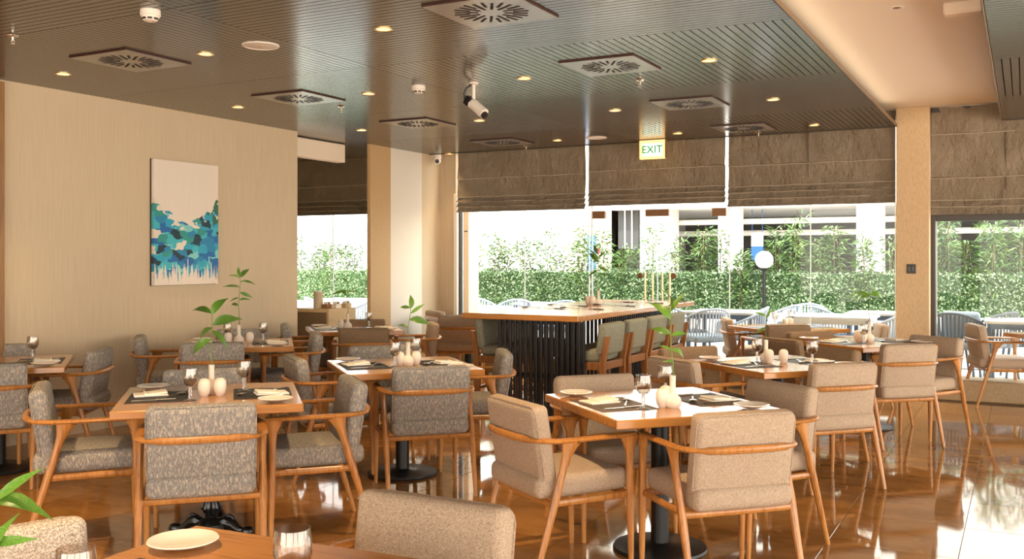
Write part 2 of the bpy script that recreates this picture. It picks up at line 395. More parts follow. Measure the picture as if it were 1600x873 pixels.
for c, (x0, x1) in enumerate(((XL, X1), (X1, X2), (-.2, 2.7))):
    for r in range(5):
        al = 'x' if (r + c) % 2 == 0 else 'y'
        pieces = (c == 1 and 1 <= r <= 3) or (c == 0 and r in (1, 2)) or (c == 2 and r == 2)
        if c == 2: al = 'x' if r % 2 == 0 else 'y'
        if c == 2 and r < 1: continue
        cpanel(x0, x1, ys[r], ys[r+1], al, pieces)
for (nm, x0, x1, y0, y1) in (('ceiling_near', XL, X2, YB, 1.98), ('ceiling_near_right', -.2, XR, YB, 3.84), ('ceiling_right', 2.7, XR, 3.84, YE)):
    obj('ceiling_panel', MB().box(x0, x1, y0, y1, ZD, ZD+.03), ceiling, mat=M['board'])
# edges of the dropped ceilings
struct('trim_3', MB().bbox(X2, X2+.012, YB, YE+.02, ZD-.004, ZD+.03, .002), M['edge'])
struct('trim_4', MB().bbox(-.212, -.2, YB, YE+.02, ZD-.004, ZD+.03, .002), M['edge'])
struct('trim_5', MB().bbox(-.2, XR, YE, YE+.03, ZD-.006, ZD+.05, .003), M['darkframe'])
struct('trim_6', MB().bbox(XL, X2, YE, YE+.03, ZD-.006, ZD+.05, .003), M['darkframe'])
obj('ceiling_panel', MB().box(-10.2, XL, 8.1, YE, ZD+.01, ZD+.04), ceiling, mat=M['board'])
# light pipe seen under the beige strip
pp = at(1520, 10, 3.0)
tag(obj('ceiling_bracket', MB().bbox(-.1, .12, -.05, .05, -.03, .05, .012), loc=(-.34, pp.y+.05, 3.0), mat=M['beigeceil']), 'pale bracket under the beige ceiling beside the second dark ceiling', 'bracket')
# kerb along the window
struct('trim_7', MB().bbox(-10.2, XR, YW-.16, YW+.2, 0, .22, .012), M['kerb'])
# pillar between the two windows
xp0, xp1 = onY(1400, 10.92), onY(1452, 10.92)
pil = struct('wall_pillar_window', MB().bbox(xp0, xp1, 10.92, YW+.3, 0, ZB, .006), M['pillar'])
sw = thing('switch_plate', 'small dark switch plate on the beige pillar between windows', 'switch', (onY(1424, 10.92), 10.92, zat(1424, 420, 10.92)))
obj('plate', MB().bbox(-.045, .045, -.012, 0, -.05, .05, .004), sw, mat=M['darkframe'])
for s_ in (-1, 1): obj('rocker', MB().bbox(-.014+s_*.018, .014+s_*.018, -.018, -.011, -.03, .03, .003), sw, mat=M['blackp'])
# right and rear walls of the room: piers with daylight between them
struct('wall_right', MB().box(XR, XR+.2, 9.6, YW+.2, 0, ZB).box(XR, XR+.2, YB, YW, 2.75, ZB).box(XR, XR+.2, 4.4, 4.8, 0, 2.75).box(XR, XR+.2, -.6, -.2, 0, 2.75), M['wallpaper'])
struct('wall_rear', MB().box(XL-.2, XR+.2, YB-.2, YB, 2.75, ZB).box(XL-.2, -5.4, YB-.2, YB, 0, 2.75).box(-1.4, -1.0, YB-.2, YB, 0, 2.75).box(XR-.3, XR+.2, YB-.2, YB, 0, 2.75), M['wallpaper'])
# ------------------------------------------------------------------ window wall: glass and doors
GZ0, GZ1 = .22, 3.0
def pane_x(xa, xb, name='pane', parent=None, z0=GZ0, z1=GZ1, y=YW+.05):
    return obj(name, MB().box(xa+.004, xb-.004, y, y+.012, z0, z1), parent, mat=M['pane'])
xs = [onY(p, YW) for p in (720, 817, 918)]
x_d0, x_dm, x_d1 = onY(924, YW), onY(1025, YW), onY(1133, YW)
xs2 = [onY(p, YW) for p in (1138, 1265, 1398)]
def window(n, xl, frame=None):
    wn = bpy.data.objects.new('window_%d' % n, None); COL.objects.link(wn); wn['kind'] = 'structure'
    for a, b in zip(xl[:-1], xl[1:]): pane_x(a, b, 'pane', wn)
    for x in xl: obj('glass_joint', MB().box(x-.004, x+.004, YW+.044, YW+.068, GZ0, GZ1), wn, mat=M['fin'])
    return wn
window(1, xs); window(2, xs2)
jm = struct('trim_8', MB().bbox(xj-.005, xj+.05, YW-.05, YW+.1, .22, 2.36, .004), M['white'])
struct('trim_9', MB().bbox(xj+.052, xj+.075, YW+.0, YW+.1, .22, 2.36, .003), M['darkframe'])
d1 = bpy.data.objects.new('door_1', None); COL.objects.link(d1); d1['kind'] = 'structure'
for (a, b, sgn) in ((x_d0, x_dm, -1), (x_dm, x_d1, 1)):
    lf = pane_x(a, b, 'door_leaf', d1)
    hx = x_dm + sgn*.11
    for dx in (-.022, .022):
        obj('handle', MB().tube([(hx+dx, YW-.02+ (.0 if dx < 0 else .15), 1.02-.45), (hx+dx, YW-.02+(.0 if dx < 0 else .15), 1.02+.29)], .014, 10), lf, mat=M['brass'])
    obj('knob', MB().lathe([(0,0),(.036,0),(.036,.012),(0,.012)], 20, Matrix.Translation((x_dm+sgn*.215, YW+.03, 1.27)) @ Matrix.Rotation(PI/2, 4, 'X')), lf, mat=M['bronze'])
    xo = a if sgn < 0 else b
    obj('patch_fitting', MB().bbox(min(xo, xo-sgn*.17)-.0, max(xo, xo-sgn*.17), YW+.03, YW+.08, 1.985, 2.08, .004), lf, mat=M['bronze'])
    obj('patch_fitting', MB().bbox(min(x_dm, x_dm+sgn*.15), max(x_dm, x_dm+sgn*.15), YW+.03, YW+.08, 2.0, 2.085, .004), lf, mat=M['bronze'])
obj('glass_joint', MB().box(x_dm-.003, x_dm+.003, YW+.045, YW+.067, GZ0, GZ1), d1, mat=M['fin'])
obj('glass_joint', MB().box(x_d0-.02, x_d0-.004, YW+.045, YW+.067, GZ0, GZ1), d1, mat=M['fin'])
# alcove window, right window
xa = [onY(486, YW)-1.2, onY(517, YW), onY(600, YW)]
window(3, xa)
wr = [onY(1463, YW), onY(1463, YW)+1.9, XR-.02]
w4 = window(4, wr)
obj('window_frame', MB().bbox(wr[0]-.075, wr[0]-.005, YW-.06, YW+.1, .22, 3.07, .005).bbox(wr[0]-.075, XR, YW-.02, YW+.1, 1.88, 1.955, .005), w4, mat=M['darkframe'])
# ------------------------------------------------------------------ roman blinds
def blind(x0, x1, ztop, zbot, seams, folds, label, y=YW-.12, vseam=None, seed=0):
    rnd = random.Random(seed); nx = max(20, int((x1-x0)/.05)); 
    zs = [ztop]; off = [0.]
    edges = [ztop]+seams+folds+[zbot]
    for a, b in zip(edges[:-1], edges[1:]):
        big = a-b; n_ = 6
        for k in range(1, n_+1):
            t = k/n_; zs.append(a-(a-b)*t); off.append((.018 if big > .12 else .045)*t**1.4)
        zs.append(b-.0005); off.append(.004 if b > zbot else .03)
    ph = [rnd.uniform(0, 6.28) for _ in range(12)]
    v = []; f = []
    for i, (z, o_) in enumerate(zip(zs, off)):
        for k in range(nx+1):
            x = x0+(x1-x0)*k/nx; u = x-x0
            wr_ = .018*math.sin(5*u+ph[0]+3*z)+.012*math.sin(11*u+ph[1]+9*z)+.006*math.sin(17*u+5*z+ph[2])*math.sin(2.2*u+ph[3])
            sag = .010*math.sin(2.1*u+ph[4])+.006*math.sin(5.3*u+ph[5]) if zbot < z < ztop-.02 else 0
            if z < seams[-1]: wr_ *= .4; sag *= .35
            v.append((x, y-o_-wr_, z+sag))
    for i in range(len(zs)-1):
        for k in range(nx):
            a = i*(nx+1)+k; f.append((a, a+1, a+nx+2, a+nx+1))
    m = MB().add(v, f); th = MB(); th.v = m.v+[(x, yy+.006, z) for x, yy, z in m.v]; n = len(m.v); th.f = m.f+[tuple(i+n for i in q[::-1]) for q in m.f]
    for i in range(len(zs)-1):
        for k in (0, nx): a = i*(nx+1)+k; th.f.append((a, a+nx+1, a+nx+1+n, a+n))
    b = len(zs)-1
    for k in range(nx): a = b*(nx+1)+k; th.f.append((a, a+1, a+1+n, a+n))
    r = thing('roman_blind', label, 'blind', group='roman blinds over the window wall')
    obj('blind_cloth', th, r, mat=M['blind'], smooth=50)
    obj('headrail', MB().box(x0, x1, y+.01, y+.05, ztop-.05, ztop), r, mat=M['darkframe'])
    if vseam:
        for sx in vseam: obj('seam', MB().box(sx-.004, sx+.004, y-.022, y+.004, zbot+.25, ztop), r, mat=M['blind'])
    for z in seams+folds: obj('stitch_line', MB().tube([(x0+(x1-x0)*k/12, y-.034+.004*math.sin(k*1.7+z*9), z+.004*math.sin(k*2.3+z)) for k in range(13)], .0045, 5), r, mat=M['stitch'])
    return r
Yb = YW-.12
blind(onY(716, Yb), onY(915, Yb), 3.07, 2.10, [2.54], [2.30, 2.235, 2.17], 'grey-brown roman blind over the leftmost big pane beside the dome camera', seed=1)
blind(onY(920, Yb), onY(1134, Yb), 3.07, 2.135, [2.56], [2.33, 2.265, 2.20], 'grey-brown roman blind above the glass doors behind the exit sign', seed=5)
blind(onY(1138, Yb), onY(1399, Yb), 3.07, 2.08, [2.545], [2.31, 2.24, 2.165], 'wide grey-brown roman blind ending at the beige pillar, with a vertical seam', seed=9, vseam=[onY(1264, Yb)])
blind(onY(1455, Yb), XR-.05, 3.07, 1.94, [2.78, 2.32], [2.09, 2.02], 'tall grey-brown roman blind past the beige pillar at the picture edge', seed=13, vseam=[onY(1573, Yb)])
blind(onY(480, Yb)-1.3, onY(590, Yb), 3.0, 2.11, [2.52], [2.31, 2.24, 2.17], 'grey-brown roman blind in the alcove behind the painted wall end', seed=17)
# ------------------------------------------------------------------ chairs
def leg_tube(p0, p1, flare=.034):
    p0, p1 = Vector(p0), Vector(p1); ts = [0, .25, .5, .62, .8, .9, .96, 1.]
    rs = [(.0115,.0115), (.0155,.0155), (.019,.019), (.020,.020), (.0165,.018), (.0175,.025), (.020,.040), (.022,flare+.022)]
    return MB().tube([p0.lerp(p1, t) for t in ts], rs, 10, up=(0,1,0))
def rail_path():
    W, Yb_, R = .272, -.288, .15; pts = []
    pts += [(-W+.012, .262), (-W, .20), (-W-.006, .05), (-W-.006, Yb_+R)]
    for k in range(1, 8):
        a = PI/2*k/8; pts.append((-W-.006+R*(1-math.cos(a)), Yb_+R-R*math.sin(a)))
    pts += [(-.10, Yb_-.012), (0, Yb_-.016)]
    pts = pts+[(-x, y) for x, y in pts[-2::-1]]
    return pts
def make_chair(fab, label, wood='wood'):
    t = thing('dining_armchair', label, 'chair', group='upholstered wooden armchairs')
    fm, wm = M[fab], M[wood]
    obj('seat', MB().rbox(.243, .255, .05, .035, (0,0,.014), Matrix.Translation((0,-.005,.437))), t, mat=fm)
    TL = Matrix.Translation((0,-.213,.627)) @ Matrix.Rotation(math.radians(9), 4, 'X')
    bk = obj('backrest', MB().rbox(.243, .043, .187, .03, (0,.012,0), TL), t, mat=fm)
    pth = []
    for (cx, cz, a0) in ((.243-.045, .187-.045, 0), (-.243+.045, .187-.045, 90), (-.243+.045, -.168+.045, 180), (.243-.045, -.168+.045, 270)):
        for k in range(4): a = math.radians(a0+k*30); pth.append(TL @ Vector((cx+.043*math.cos(a), -.030, cz+.043*math.sin(a))))
    obj('piping', MB().tube(pth, .0035, 5, up=(0,1,0), closed=True), bk, mat=fm)
    P = rail_path(); n = len(P); rs = []
    for i, (x, y) in enumerate(P):
        s_ = abs(i-(n-1)/2)/((n-1)/2); rs.append((.024 if s_ > .35 else .017, .0125 if s_ > .3 else .017))
    rs[0] = rs[-1] = (.016, .010)
    obj('arm_rail', MB().tube([(x, y, .652+.008*(1-abs(i-(n-1)/2)/((n-1)/2))) for i, (x, y) in enumerate(P)], rs, 10), t, mat=wm)
    for s_ in (-1, 1):
        obj('leg', leg_tube((s_*.268, .235, 0), (s_*.268, .225, .648)), t, mat=wm)
        obj('leg', leg_tube((s_*.272, -.30, 0), (s_*.276, -.105, .652)), t, mat=wm)
    fr = MB()
    for s_ in (-1, 1): fr.tube([(s_*.266, -.185, .372), (s_*.264, .225, .372)], (.013, .017), 8)
    fr.tube([(-.27, .222, .372), (.27, .222, .372)], (.012, .017), 8); fr.tube([(-.262, -.19, .366), (.262, -.19, .366)], (.013, .016), 8)
    obj('seat_frame', fr, t, mat=wm)
    return t
TD = dict(T1='front table by the slatted bar', T2='table on the ornate black claw base', T3='table between claw-base table and bar',
    T4='table before the wooden sideboard', T5='table below the blue painting', T6='wall table by the brown trim', T7='table beside the bar stools',
    T8='table before the beige pillar', T9='window table past the glass doors', T10='table at the low window ledge', T12='foreground table with the empty plate', T13='corner window table behind the bar')
SIDE = dict(N='with its back to us at', F='facing us across the', L='on the painting side of', R='on the pillar side of')
FN = dict(grey='grey mottled', tan='tan woven', brown='brown woven', pale='pale speckled')
PHI = dict(N=-19, L=71, F=161, R=-109)
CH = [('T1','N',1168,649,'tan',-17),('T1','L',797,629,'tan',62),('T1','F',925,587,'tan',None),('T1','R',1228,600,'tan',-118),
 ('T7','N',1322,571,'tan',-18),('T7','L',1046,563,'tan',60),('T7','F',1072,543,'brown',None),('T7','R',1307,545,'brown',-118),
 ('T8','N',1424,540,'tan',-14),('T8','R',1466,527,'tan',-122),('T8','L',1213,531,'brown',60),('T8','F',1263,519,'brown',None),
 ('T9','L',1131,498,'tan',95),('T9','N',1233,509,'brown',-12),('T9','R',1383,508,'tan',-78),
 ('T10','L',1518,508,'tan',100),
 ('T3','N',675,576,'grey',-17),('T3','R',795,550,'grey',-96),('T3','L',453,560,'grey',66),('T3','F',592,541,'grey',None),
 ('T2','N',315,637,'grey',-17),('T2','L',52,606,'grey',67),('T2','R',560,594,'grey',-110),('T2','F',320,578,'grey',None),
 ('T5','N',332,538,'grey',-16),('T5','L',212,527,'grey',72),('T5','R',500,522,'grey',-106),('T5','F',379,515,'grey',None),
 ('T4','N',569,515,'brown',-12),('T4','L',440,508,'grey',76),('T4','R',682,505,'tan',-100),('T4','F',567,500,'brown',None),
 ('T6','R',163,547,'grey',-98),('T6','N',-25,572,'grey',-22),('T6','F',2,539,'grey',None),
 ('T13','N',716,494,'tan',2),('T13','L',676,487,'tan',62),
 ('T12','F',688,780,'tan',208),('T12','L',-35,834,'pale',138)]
protos = {}
NAMES = dict(pale='pale speckled')
for (tk, sd_, px, py, fab, ph) in CH:
    ph = PHI[sd_] if ph is None else ph; rz = face(ph); p = at(px, py, .80)
    lab = FN[fab]+' armchair '+SIDE[sd_]+' '+TD[tk]
    if tk == 'T13' and sd_ == 'N': lab = 'tan armchair seen from behind left of the tufted bar stool'
    off = Matrix.Rotation(rz, 3, 'Z') @ Vector((0, -.27, 0)); loc = (p.x-off.x, p.y-off.y, 0)
    if fab not in protos:
        protos[fab] = make_chair(fab, lab); c = protos[fab]; c.location = loc; c.rotation_euler = (0,0,rz)
    else: c = dup(protos[fab], loc, rz, lab)
# ------------------------------------------------------------------ tables
TAB = dict(T1=((.755,4.9),-19,1.), T2=((-1.61,5.14),-16,1.), T3=((-.755,6.62),-19,1.), T4=((-1.66,10.05),-17,1.), T5=((-2.36,8.3),-14,1.),
    T6=((-3.61,6.75),-21,1.), T7=((1.86,6.72),-22,1.), T8=((3.1,8.45),-24,1.), T9=((2.95,10.28),-19,1.), T10=((5.42,9.2),-12,1.),
    T12=((-.64,2.03),24.5,1.), T13=((-.55,12.1),-19,1.))
HT = .455; TZ = .75
def base_disc(t):
    b = obj('base', MB().lathe([(.0,0),(.235,0),(.24,.008),(.235,.02),(.07,.032),(.055,.04),(.0,.04)], 36), t, mat=M['black'])
    obj('column', MB().lathe([(.046,.03),(.046,.70)], 20), t, mat=M['black']); obj('bracket', MB().bbox(-.2,.2,-.03,.03,.685,.708,.004).bbox(-.03,.03,-.2,.2,.685,.708,.004), t, mat=M['black'])
def base_ornate(t):
    obj('column', MB().lathe([(0,.02),(.07,.02),(.095,.045),(.085,.07),(.055,.085),(.036,.095),(.03,.105),(.036,.112),(.031,.118),(.043,.135),(.046,.16),(.034,.19),(.028,.205),(.04,.215),(.032,.23),(.028,.26),(.028,.68),(.05,.70)], 24), t, mat=M['iron'])
    fl = MB()
    for k in range(8):
        a = PI/4*k; fl.tube([(.036*math.cos(a), .036*math.sin(a), .12), (.048*math.cos(a), .048*math.sin(a), .15), (.032*math.cos(a), .032*math.sin(a), .195)], [.004,.009,.004], 6)
    obj('leaf_moulding', fl, t, mat=M['iron'])
    for k in range(4):
        R_ = Matrix.Rotation(PI/2*k+PI/4+.35, 4, 'Z')
        lg = obj('claw_leg', MB().tube([(.05,0,.06),(.085,0,.075),(.12,0,.065),(.15,0,.04),(.18,0,.033),(.205,0,.04)], [.032,.036,.03,.022,.018,.014], 10, M=R_), t, mat=M['iron'])
        obj('claw_foot', MB().rbox(.036,.028,.028,.028,M=R_ @ Matrix.Translation((.205,0,.03))), lg, mat=M['iron'])
        obj('scroll', MB().tube([(.03*math.cos(q*.5)*(1-q*.06), .0, .03*math.sin(q*.5)*(1-q*.06)) for q in range(14)], .008, 6, up=(0,1,0), M=R_ @ Matrix.Translation((.10,0,.085))), lg, mat=M['iron'])
def make_table(ornate, label):
    t = thing('dining_table', label, 'table', group='square wooden restaurant tables')
    obj('tabletop', MB().bbox(-HT, HT, -HT, HT, .708, TZ, .005), t, mat=M['tabletop'])
    obj('underframe', MB().box(-HT+.1, HT-.1, -HT+.1, HT-.1, .695, .709), t, mat=M['black'])
    (base_ornate if ornate else base_disc)(t); return t
def Tw(tk, x, y, z=TZ):
    (X, Z), ph, _ = TAB[tk]; a = math.radians(ph)
    return cw(X + x*math.cos(a) + y*math.sin(a), Z - x*math.sin(a) + y*math.cos(a), z)
TL_ = dict(T1='square wooden table in front of the slatted bar, glossy top, black disc base', T2='square wooden table on an ornate black cast-iron claw base',
  T3='square wooden table between the claw-base table and the slatted bar', T4='square wooden table before the sideboard and lamp-tinted wall', T5='square wooden table beneath the blue abstract painting',
  T6='square wooden table cut by the picture edge beside the brown trim', T7='square wooden table beside the row of olive bar stools', T8='square wooden table before the beige pillar',
  T9='square wooden table against the window past the glass doors', T10='wooden table cut by the picture edge above the low ledge', T12='foreground wooden table with an empty white plate, cut by the frame', T13='wooden table in the window corner behind the bar')
tp = None
for tk in TAB:
    if tk == 'T2': o = make_table(True, TL_[tk])
    elif tp is None: o = tp = make_table(False, TL_[tk])
    else: o = dup(tp, (0,0,0), 0, TL_[tk])
    p = Tw(tk, 0, 0, 0); o.location = p; o.rotation_euler = (0,0,face(TAB[tk][1]))
# ------------------------------------------------------------------ tableware
def lathe_me(name, prof, m, seg=24): return MB().lathe(prof, seg).mesh(name, m, 50)
plate_me = lathe_me('plate', [(0,.006),(.045,.006),(.055,.010),(.085,.019),(.088,.021),(.086,.0235),(.056,.0145),(.045,.0105),(0,.0105)], M['china'], 36)
egg_me = lathe_me('shaker', [(0,0),(.018,0),(.026,.012),(.032,.035),(.0335,.055),(.030,.078),(.022,.09),(.010,.095),(0,.096)], M['ceramic'])
egg_top_me = lathe_me('shaker_hole', [(0,.0955),(.003,.0955),(.003,.0968),(0,.0968)], M['blackp'], 8)
vase_me = lathe_me('vase', [(0,0),(.030,0),(.040,.012),(.0435,.03),(.038,.05),(.022,.064),(.0155,.075),(.0145,.10),(.0155,.155),(.017,.158),(.0135,.158),(.012,.12),(0,.12)], M['ceramic'])
bowl_prof = [(.003,.072),(.02,.076),(.034,.092),(.040,.115),(.039,.14),(.0355,.165),(.0365,.166),(.0350,.166),(.0375,.14),(.0385,.115),(.033,.094),(.019,.079),(.0,.077)]
def glass_thing(label, p, group='water goblets', s=1.):
    t = thing('water_goblet', label, 'glass', p, random.uniform(0, 3), group)
    obj('bowl', glass_thing.bowl, t); obj('stem', glass_thing.stem, t); obj('foot', glass_thing.foot, t); t.scale = (s,)*3; return t
glass_thing.bowl = lathe_me('bowl', bowl_prof, M['glass'], 24)
glass_thing.stem = lathe_me('stem', [(.009,.005),(.006,.012),(.010,.022),(.0065,.034),(.011,.045),(.0065,.056),(.010,.066),(.006,.074)], M['glass2'], 14)
glass_thing.foot = lathe_me('foot', [(0,0),(.034,0),(.035,.002),(.02,.005),(.008,.008),(0,.008)], M['glass2'], 24)
def spoon_me(m):
    b = MB().tube([(0,-.10,.004),(0,-.04,.006),(0,.03,.007),(0,.05,.006)], [(.006,.0015),(.004,.0015),(.003,.0015),(.005,.0015)], 6)
    b.rbox(.02,.03,.005,.02,M=Matrix.Translation((0,.075,.007))); return b.mesh('spoon', m)
def fork_me(m):
    b = MB().tube([(0,-.10,.004),(0,-.04,.006),(0,.03,.008),(0,.045,.007)], [(.006,.0015),(.004,.0015),(.003,.0015),(.011,.0015)], 6)
    for k in (-1.5,-.5,.5,1.5): b.tube([(k*.006,.042,.007),(k*.006,.07,.0055),(k*.006,.092,.010)], [.0019,.0018,.0008], 5)
    return b.mesh('fork', m)
def knife_me(m):
    return MB().bbox(-.007,.007,-.11,-.01,.001,.008,.002).prism([(-.006,-.012),(.009,-.008),(.010,.08),(.002,.105),(-.006,.105)], .003,.0055).mesh('knife', m)
CUT = {k: (fork_me(M[k]), knife_me(M[k]), spoon_me(M[k])) for k in ('steel', 'darksteel')}
def napkin_me():
    b = MB().rbox(.085,.065,.005,.004,(0,0,.003),Matrix.Translation((0,0,.006)))
    b.rbox(.055,.058,.005,.004,(0,0,.003),Matrix.Translation((.026,0,.015)) @ Matrix.Rotation(-.08,4,'Y'))
    b.tube([(-.028,-.056,.016),(-.03,0,.018),(-.028,.056,.016)], .005, 8); return b.mesh('napkin', M['napkin'])
nap_me = napkin_me()
mat_me = MB().bbox(-.15,.15,-.21,.21,0,.0022,.0008).mesh('placemat', M['mat']); mat_me2 = MB().bbox(-.15,.15,-.21,.21,0,.0022,.0008).mesh('placemat', M['matb'])
def single(name, me, label, cat, loc, rz, group): return tag(obj(name, me, loc=loc, rot=(0,0,rz)), label, cat, group)
PS = dict(L='painting side of', R='pillar side of')
def setting(tk, sd_, mm=None, items='mnpfks', cut='steel'):
    k = -1 if sd_ == 'L' else 1; ph = TAB[tk][1]; rz = face(ph) + (0 if sd_ == 'L' else PI); wh = PS[sd_]+' '+TD[tk]
    def P(x, y, z=0): return Tw(tk, -k*x, -k*y, TZ+z)
    if 'm' in items: single('placemat', mm or mat_me, 'dark woven placemat on the '+wh, 'placemat', P(-.265, 0), rz, 'dark placemats')
    if 'n' in items: single('napkin', nap_me, 'folded cream napkin on the '+wh, 'napkin', P(-.31, .06, .0022), rz+.15, 'folded napkins')
    if 'p' in items: single('bread_plate', plate_me, 'small white bread plate on the '+wh, 'plate', P(-.32, .34), rz, 'bread plates')
    f, n_, s_ = CUT[cut]
    if 'f' in items: single('fork', f, 'fork beside the napkin on the '+wh, 'fork', P(-.27, .155, .0022), rz+PI/2-.1, 'forks')
    if 'k' in items: single('knife', n_, 'table knife on the '+wh, 'knife', P(-.28, -.15, .0022), rz+PI/2+.1, 'knives')
    if 's' in items: single('spoon', s_, 'spoon on the mat on the '+wh, 'spoon', P(-.19, .0, .0022), rz-.5, 'spoons')
for tk in ('T1','T2','T3','T4','T5','T6','T7','T8'):
    for sd_ in 'LR':
        if tk == 'T6' and sd_ == 'L': continue
        setting(tk, sd_, mat_me2 if tk in ('T1',) else None)
GL = dict(T1=[(-.19,-.19),(.10,.13)], T2=[(-.10,-.17),(.17,.12)], T3=[(-.08,-.12),(.13,.16)], T4=[(.17,.05)], T5=[(-.1,.1),(.2,.1)], T6=[(.2,.17)], T7=[(-.1,.1),(.15,-.18)], T8=[(-.12,-.12),(.22,.16)], T9=[(-.12,.05),(.12,.1)])
for tk, L in GL.items():
    for i, (x, y) in enumerate(L):
        glass_thing('empty stemmed water goblet '+('nearer the painting on ' if i == 0 else 'nearer the pillar on ')+TD[tk], Tw(tk, x, y))
EG = dict(T1=[(-.075,-.17),(-.015,-.09)], T2=[(-.035,-.03),(.045,-.03)], T3=[(-.03,-.05),(.09,-.03)], T4=[(-.13,.0)], T5=[(-.09,-.02),(.09,0)], T7=[(-.05,.03),(.05,.0),], T8=[(-.03,-.02),(.0,.08)], T9=[(-.03,0),(.05,.02)])
for tk, L in EG.items():
    for i, (x, y) in enumerate(L):
        o = single('shaker', egg_me, 'egg-shaped cream shaker '+('nearer the painting on ' if i == 0 else 'nearer the pillar on ')+TD[tk], 'shaker', Tw(tk, x, y), 0, 'cream shakers on '+TD[tk])
        obj('hole', egg_top_me, o)
# ------------------------------------------------------------------ vases with bamboo sprigs
def leaf_me(w_, arch, name='leaf'):
    v = []; f = []; n_ = 7
    for i in range(n_):
        t = i/(n_-1); wd = w_*math.sin(PI*min(1, t*1.05+.02))**.8*(1-.35*t) if 0 < t < 1 else .004
        y = t; z = arch*(t-t*t*1.9)
        v += [(-wd, y, z+wd*.35), (0, y, z), (wd, y, z+wd*.35)]
    for i in range(n_-1):
        a = 3*i; f += [(a,a+1,a+4,a+3),(a+1,a+2,a+5,a+4)]
    m = MB().add(v, f); n0 = len(v); m.v += [(x,y,z-.006) for x,y,z in v]; m.f += [tuple(i+n0 for i in q[::-1]) for q in f]
    ed = [3*i for i in range(n_)]+[3*i+2 for i in range(n_-1,-1,-1)]
    for a, b in zip(ed, ed[1:]+ed[:1]): m.f.append((a, b, b+n0, a+n0))
    return m.mesh(name, M['leaf'], 60)
leaves = [leaf_me(.13, .3), leaf_me(.17, .55), leaf_me(.11, .1)]
def sprig(label, p, h, lv, bend=(0,0), group='bamboo sprigs in vases', bud=False, wide=1.2, seed=0):
    """lv: (height fraction, azimuth deg, elevation deg, length)"""
    rnd = random.Random(seed); t = thing('bamboo_sprig', label, 'plant', p, 0, group)
    pts = [(bend[0]*k*k+.004*math.sin(9*k), bend[1]*k*k+.004*math.cos(8*k), h*k) for k in [i/8 for i in range(9)]]
    obj('stem', MB().tube(pts, [.0036-.0016*i/8 for i in range(9)], 6), t, mat=M['stem'])
    for (fr, az, el, ln) in lv:
        i = min(7, int(fr*8)); q = Vector(pts[i]).lerp(Vector(pts[i+1]), fr*8-i)
        RM = Matrix.Rotation(math.radians(az)+YAW, 3, 'Z') @ Matrix.Rotation(math.radians(el), 3, 'X') @ Matrix.Rotation((1 if az < 0 else -1)*math.radians(rnd.uniform(30, 75)), 3, 'Y')
        o = obj('leaf', rnd.choice(leaves), t, q, RM.to_euler()); o.scale = (ln*wide, ln, ln)
    if bud: obj('flower_bud', MB().rbox(.014,.014,.028,.014,M=Matrix.Translation(pts[-1])), t, mat=M['pink'])
    return t
V = dict(T1=(-.03,-.19), T2=(0,.05), T3=(.025,-.06), T4=(-.06,.0), T5=(0,-.02), T7=(-.04,.08), T8=(.04,-.02))
SP = dict(
 T1=(.35, [(.97,170,60,.12),(.9,-80,55,.13),(.8,70,50,.14),(.62,80,20,.10),(.6,-75,10,.1),(.42,-80,-20,.09),(.4,75,30,.07),(.25,120,20,.05)], (-.02,0)),
 T2=(.28, [(1.,65,15,.16),(.97,-45,55,.14),(.8,-70,20,.16),(.75,60,-30,.17),(.7,-95,-40,.13),(.55,95,-30,.14)], (0,0)),
 T3=(.24, [(1.,70,5,.09),(.97,-15,75,.11),(.85,-75,35,.12),(.7,-85,-5,.15),(.5,80,20,.08)], (.02,0)),
 T4=(.33, [(1.,60,30,.1),(.75,90,-10,.2),(.6,75,40,.12),(.7,-80,10,.12)], (0,0)),
 T5=(.42, [(1.,40,60,.11),(.98,-60,50,.12),(.9,-75,0,.13),(.8,80,5,.17),(.7,-80,-20,.12),(.6,85,-20,.1),(.55,-95,10,.1),(.45,85,15,.08),(.98,100,20,.1)], (.01,0)),
 T7=(.17, [(1.,80,20,.09),(.9,-60,60,.09),(.6,75,-30,.09),(.8,170,30,.07)], (0,0)),
 T8=(.26, [(1.,85,10,.13),(1.,-80,-5,.18),(.95,20,20,.1),(.97,60,-10,.1)], (0,0)))
def vase(label, p, s=1.):
    o = single('vase', vase_me, label, 'vase', p, 0, 'cream bottle vases'); o.scale = (s,)*3
    return o
for i, (tk, (x, y)) in enumerate(V.items()):
    p = Tw(tk, x, y); vase('cream bottle vase on '+TD[tk], p)
    h, lv, bd = SP[tk]; sprig('green bamboo sprig standing in the vase on '+TD[tk], p+Vector((0,0,.125)), h+.03, lv, bd, seed=i)
# window-corner plate, foreground table
single('bread_plate', plate_me, 'empty white plate at the corner of the foreground table', 'plate', at(286, 855, TZ), 0, 'bread plates')
single('placemat', mat_me, 'black placemat edge cut by the frame on the foreground table', 'placemat', Tw('T12', -.22, -.04), face(24.5), 'dark placemats')
glass_thing('clear goblet beside the foreground brown armchair', cw(-.457, 2.0, TZ), s=1.02)
glass_thing('clear goblet in front of the pale speckled armchair', cw(-.85, 1.87, TZ), s=1.0)
pv = cw(-1.0, 1.83, TZ); vase('cream bottle vase at the frame edge of the foreground table', pv)
sprig('bright green bamboo leaves over the pale armchair, cut by the frame', pv+Vector((0,0,.12)), .15,
      [(1.,-85,38,.105),(.97,-98,5,.10),(.45,-82,5,.09),(.2,-86,70,.10),(.75,90,30,.12)], (.02,0), seed=40, wide=1.25)
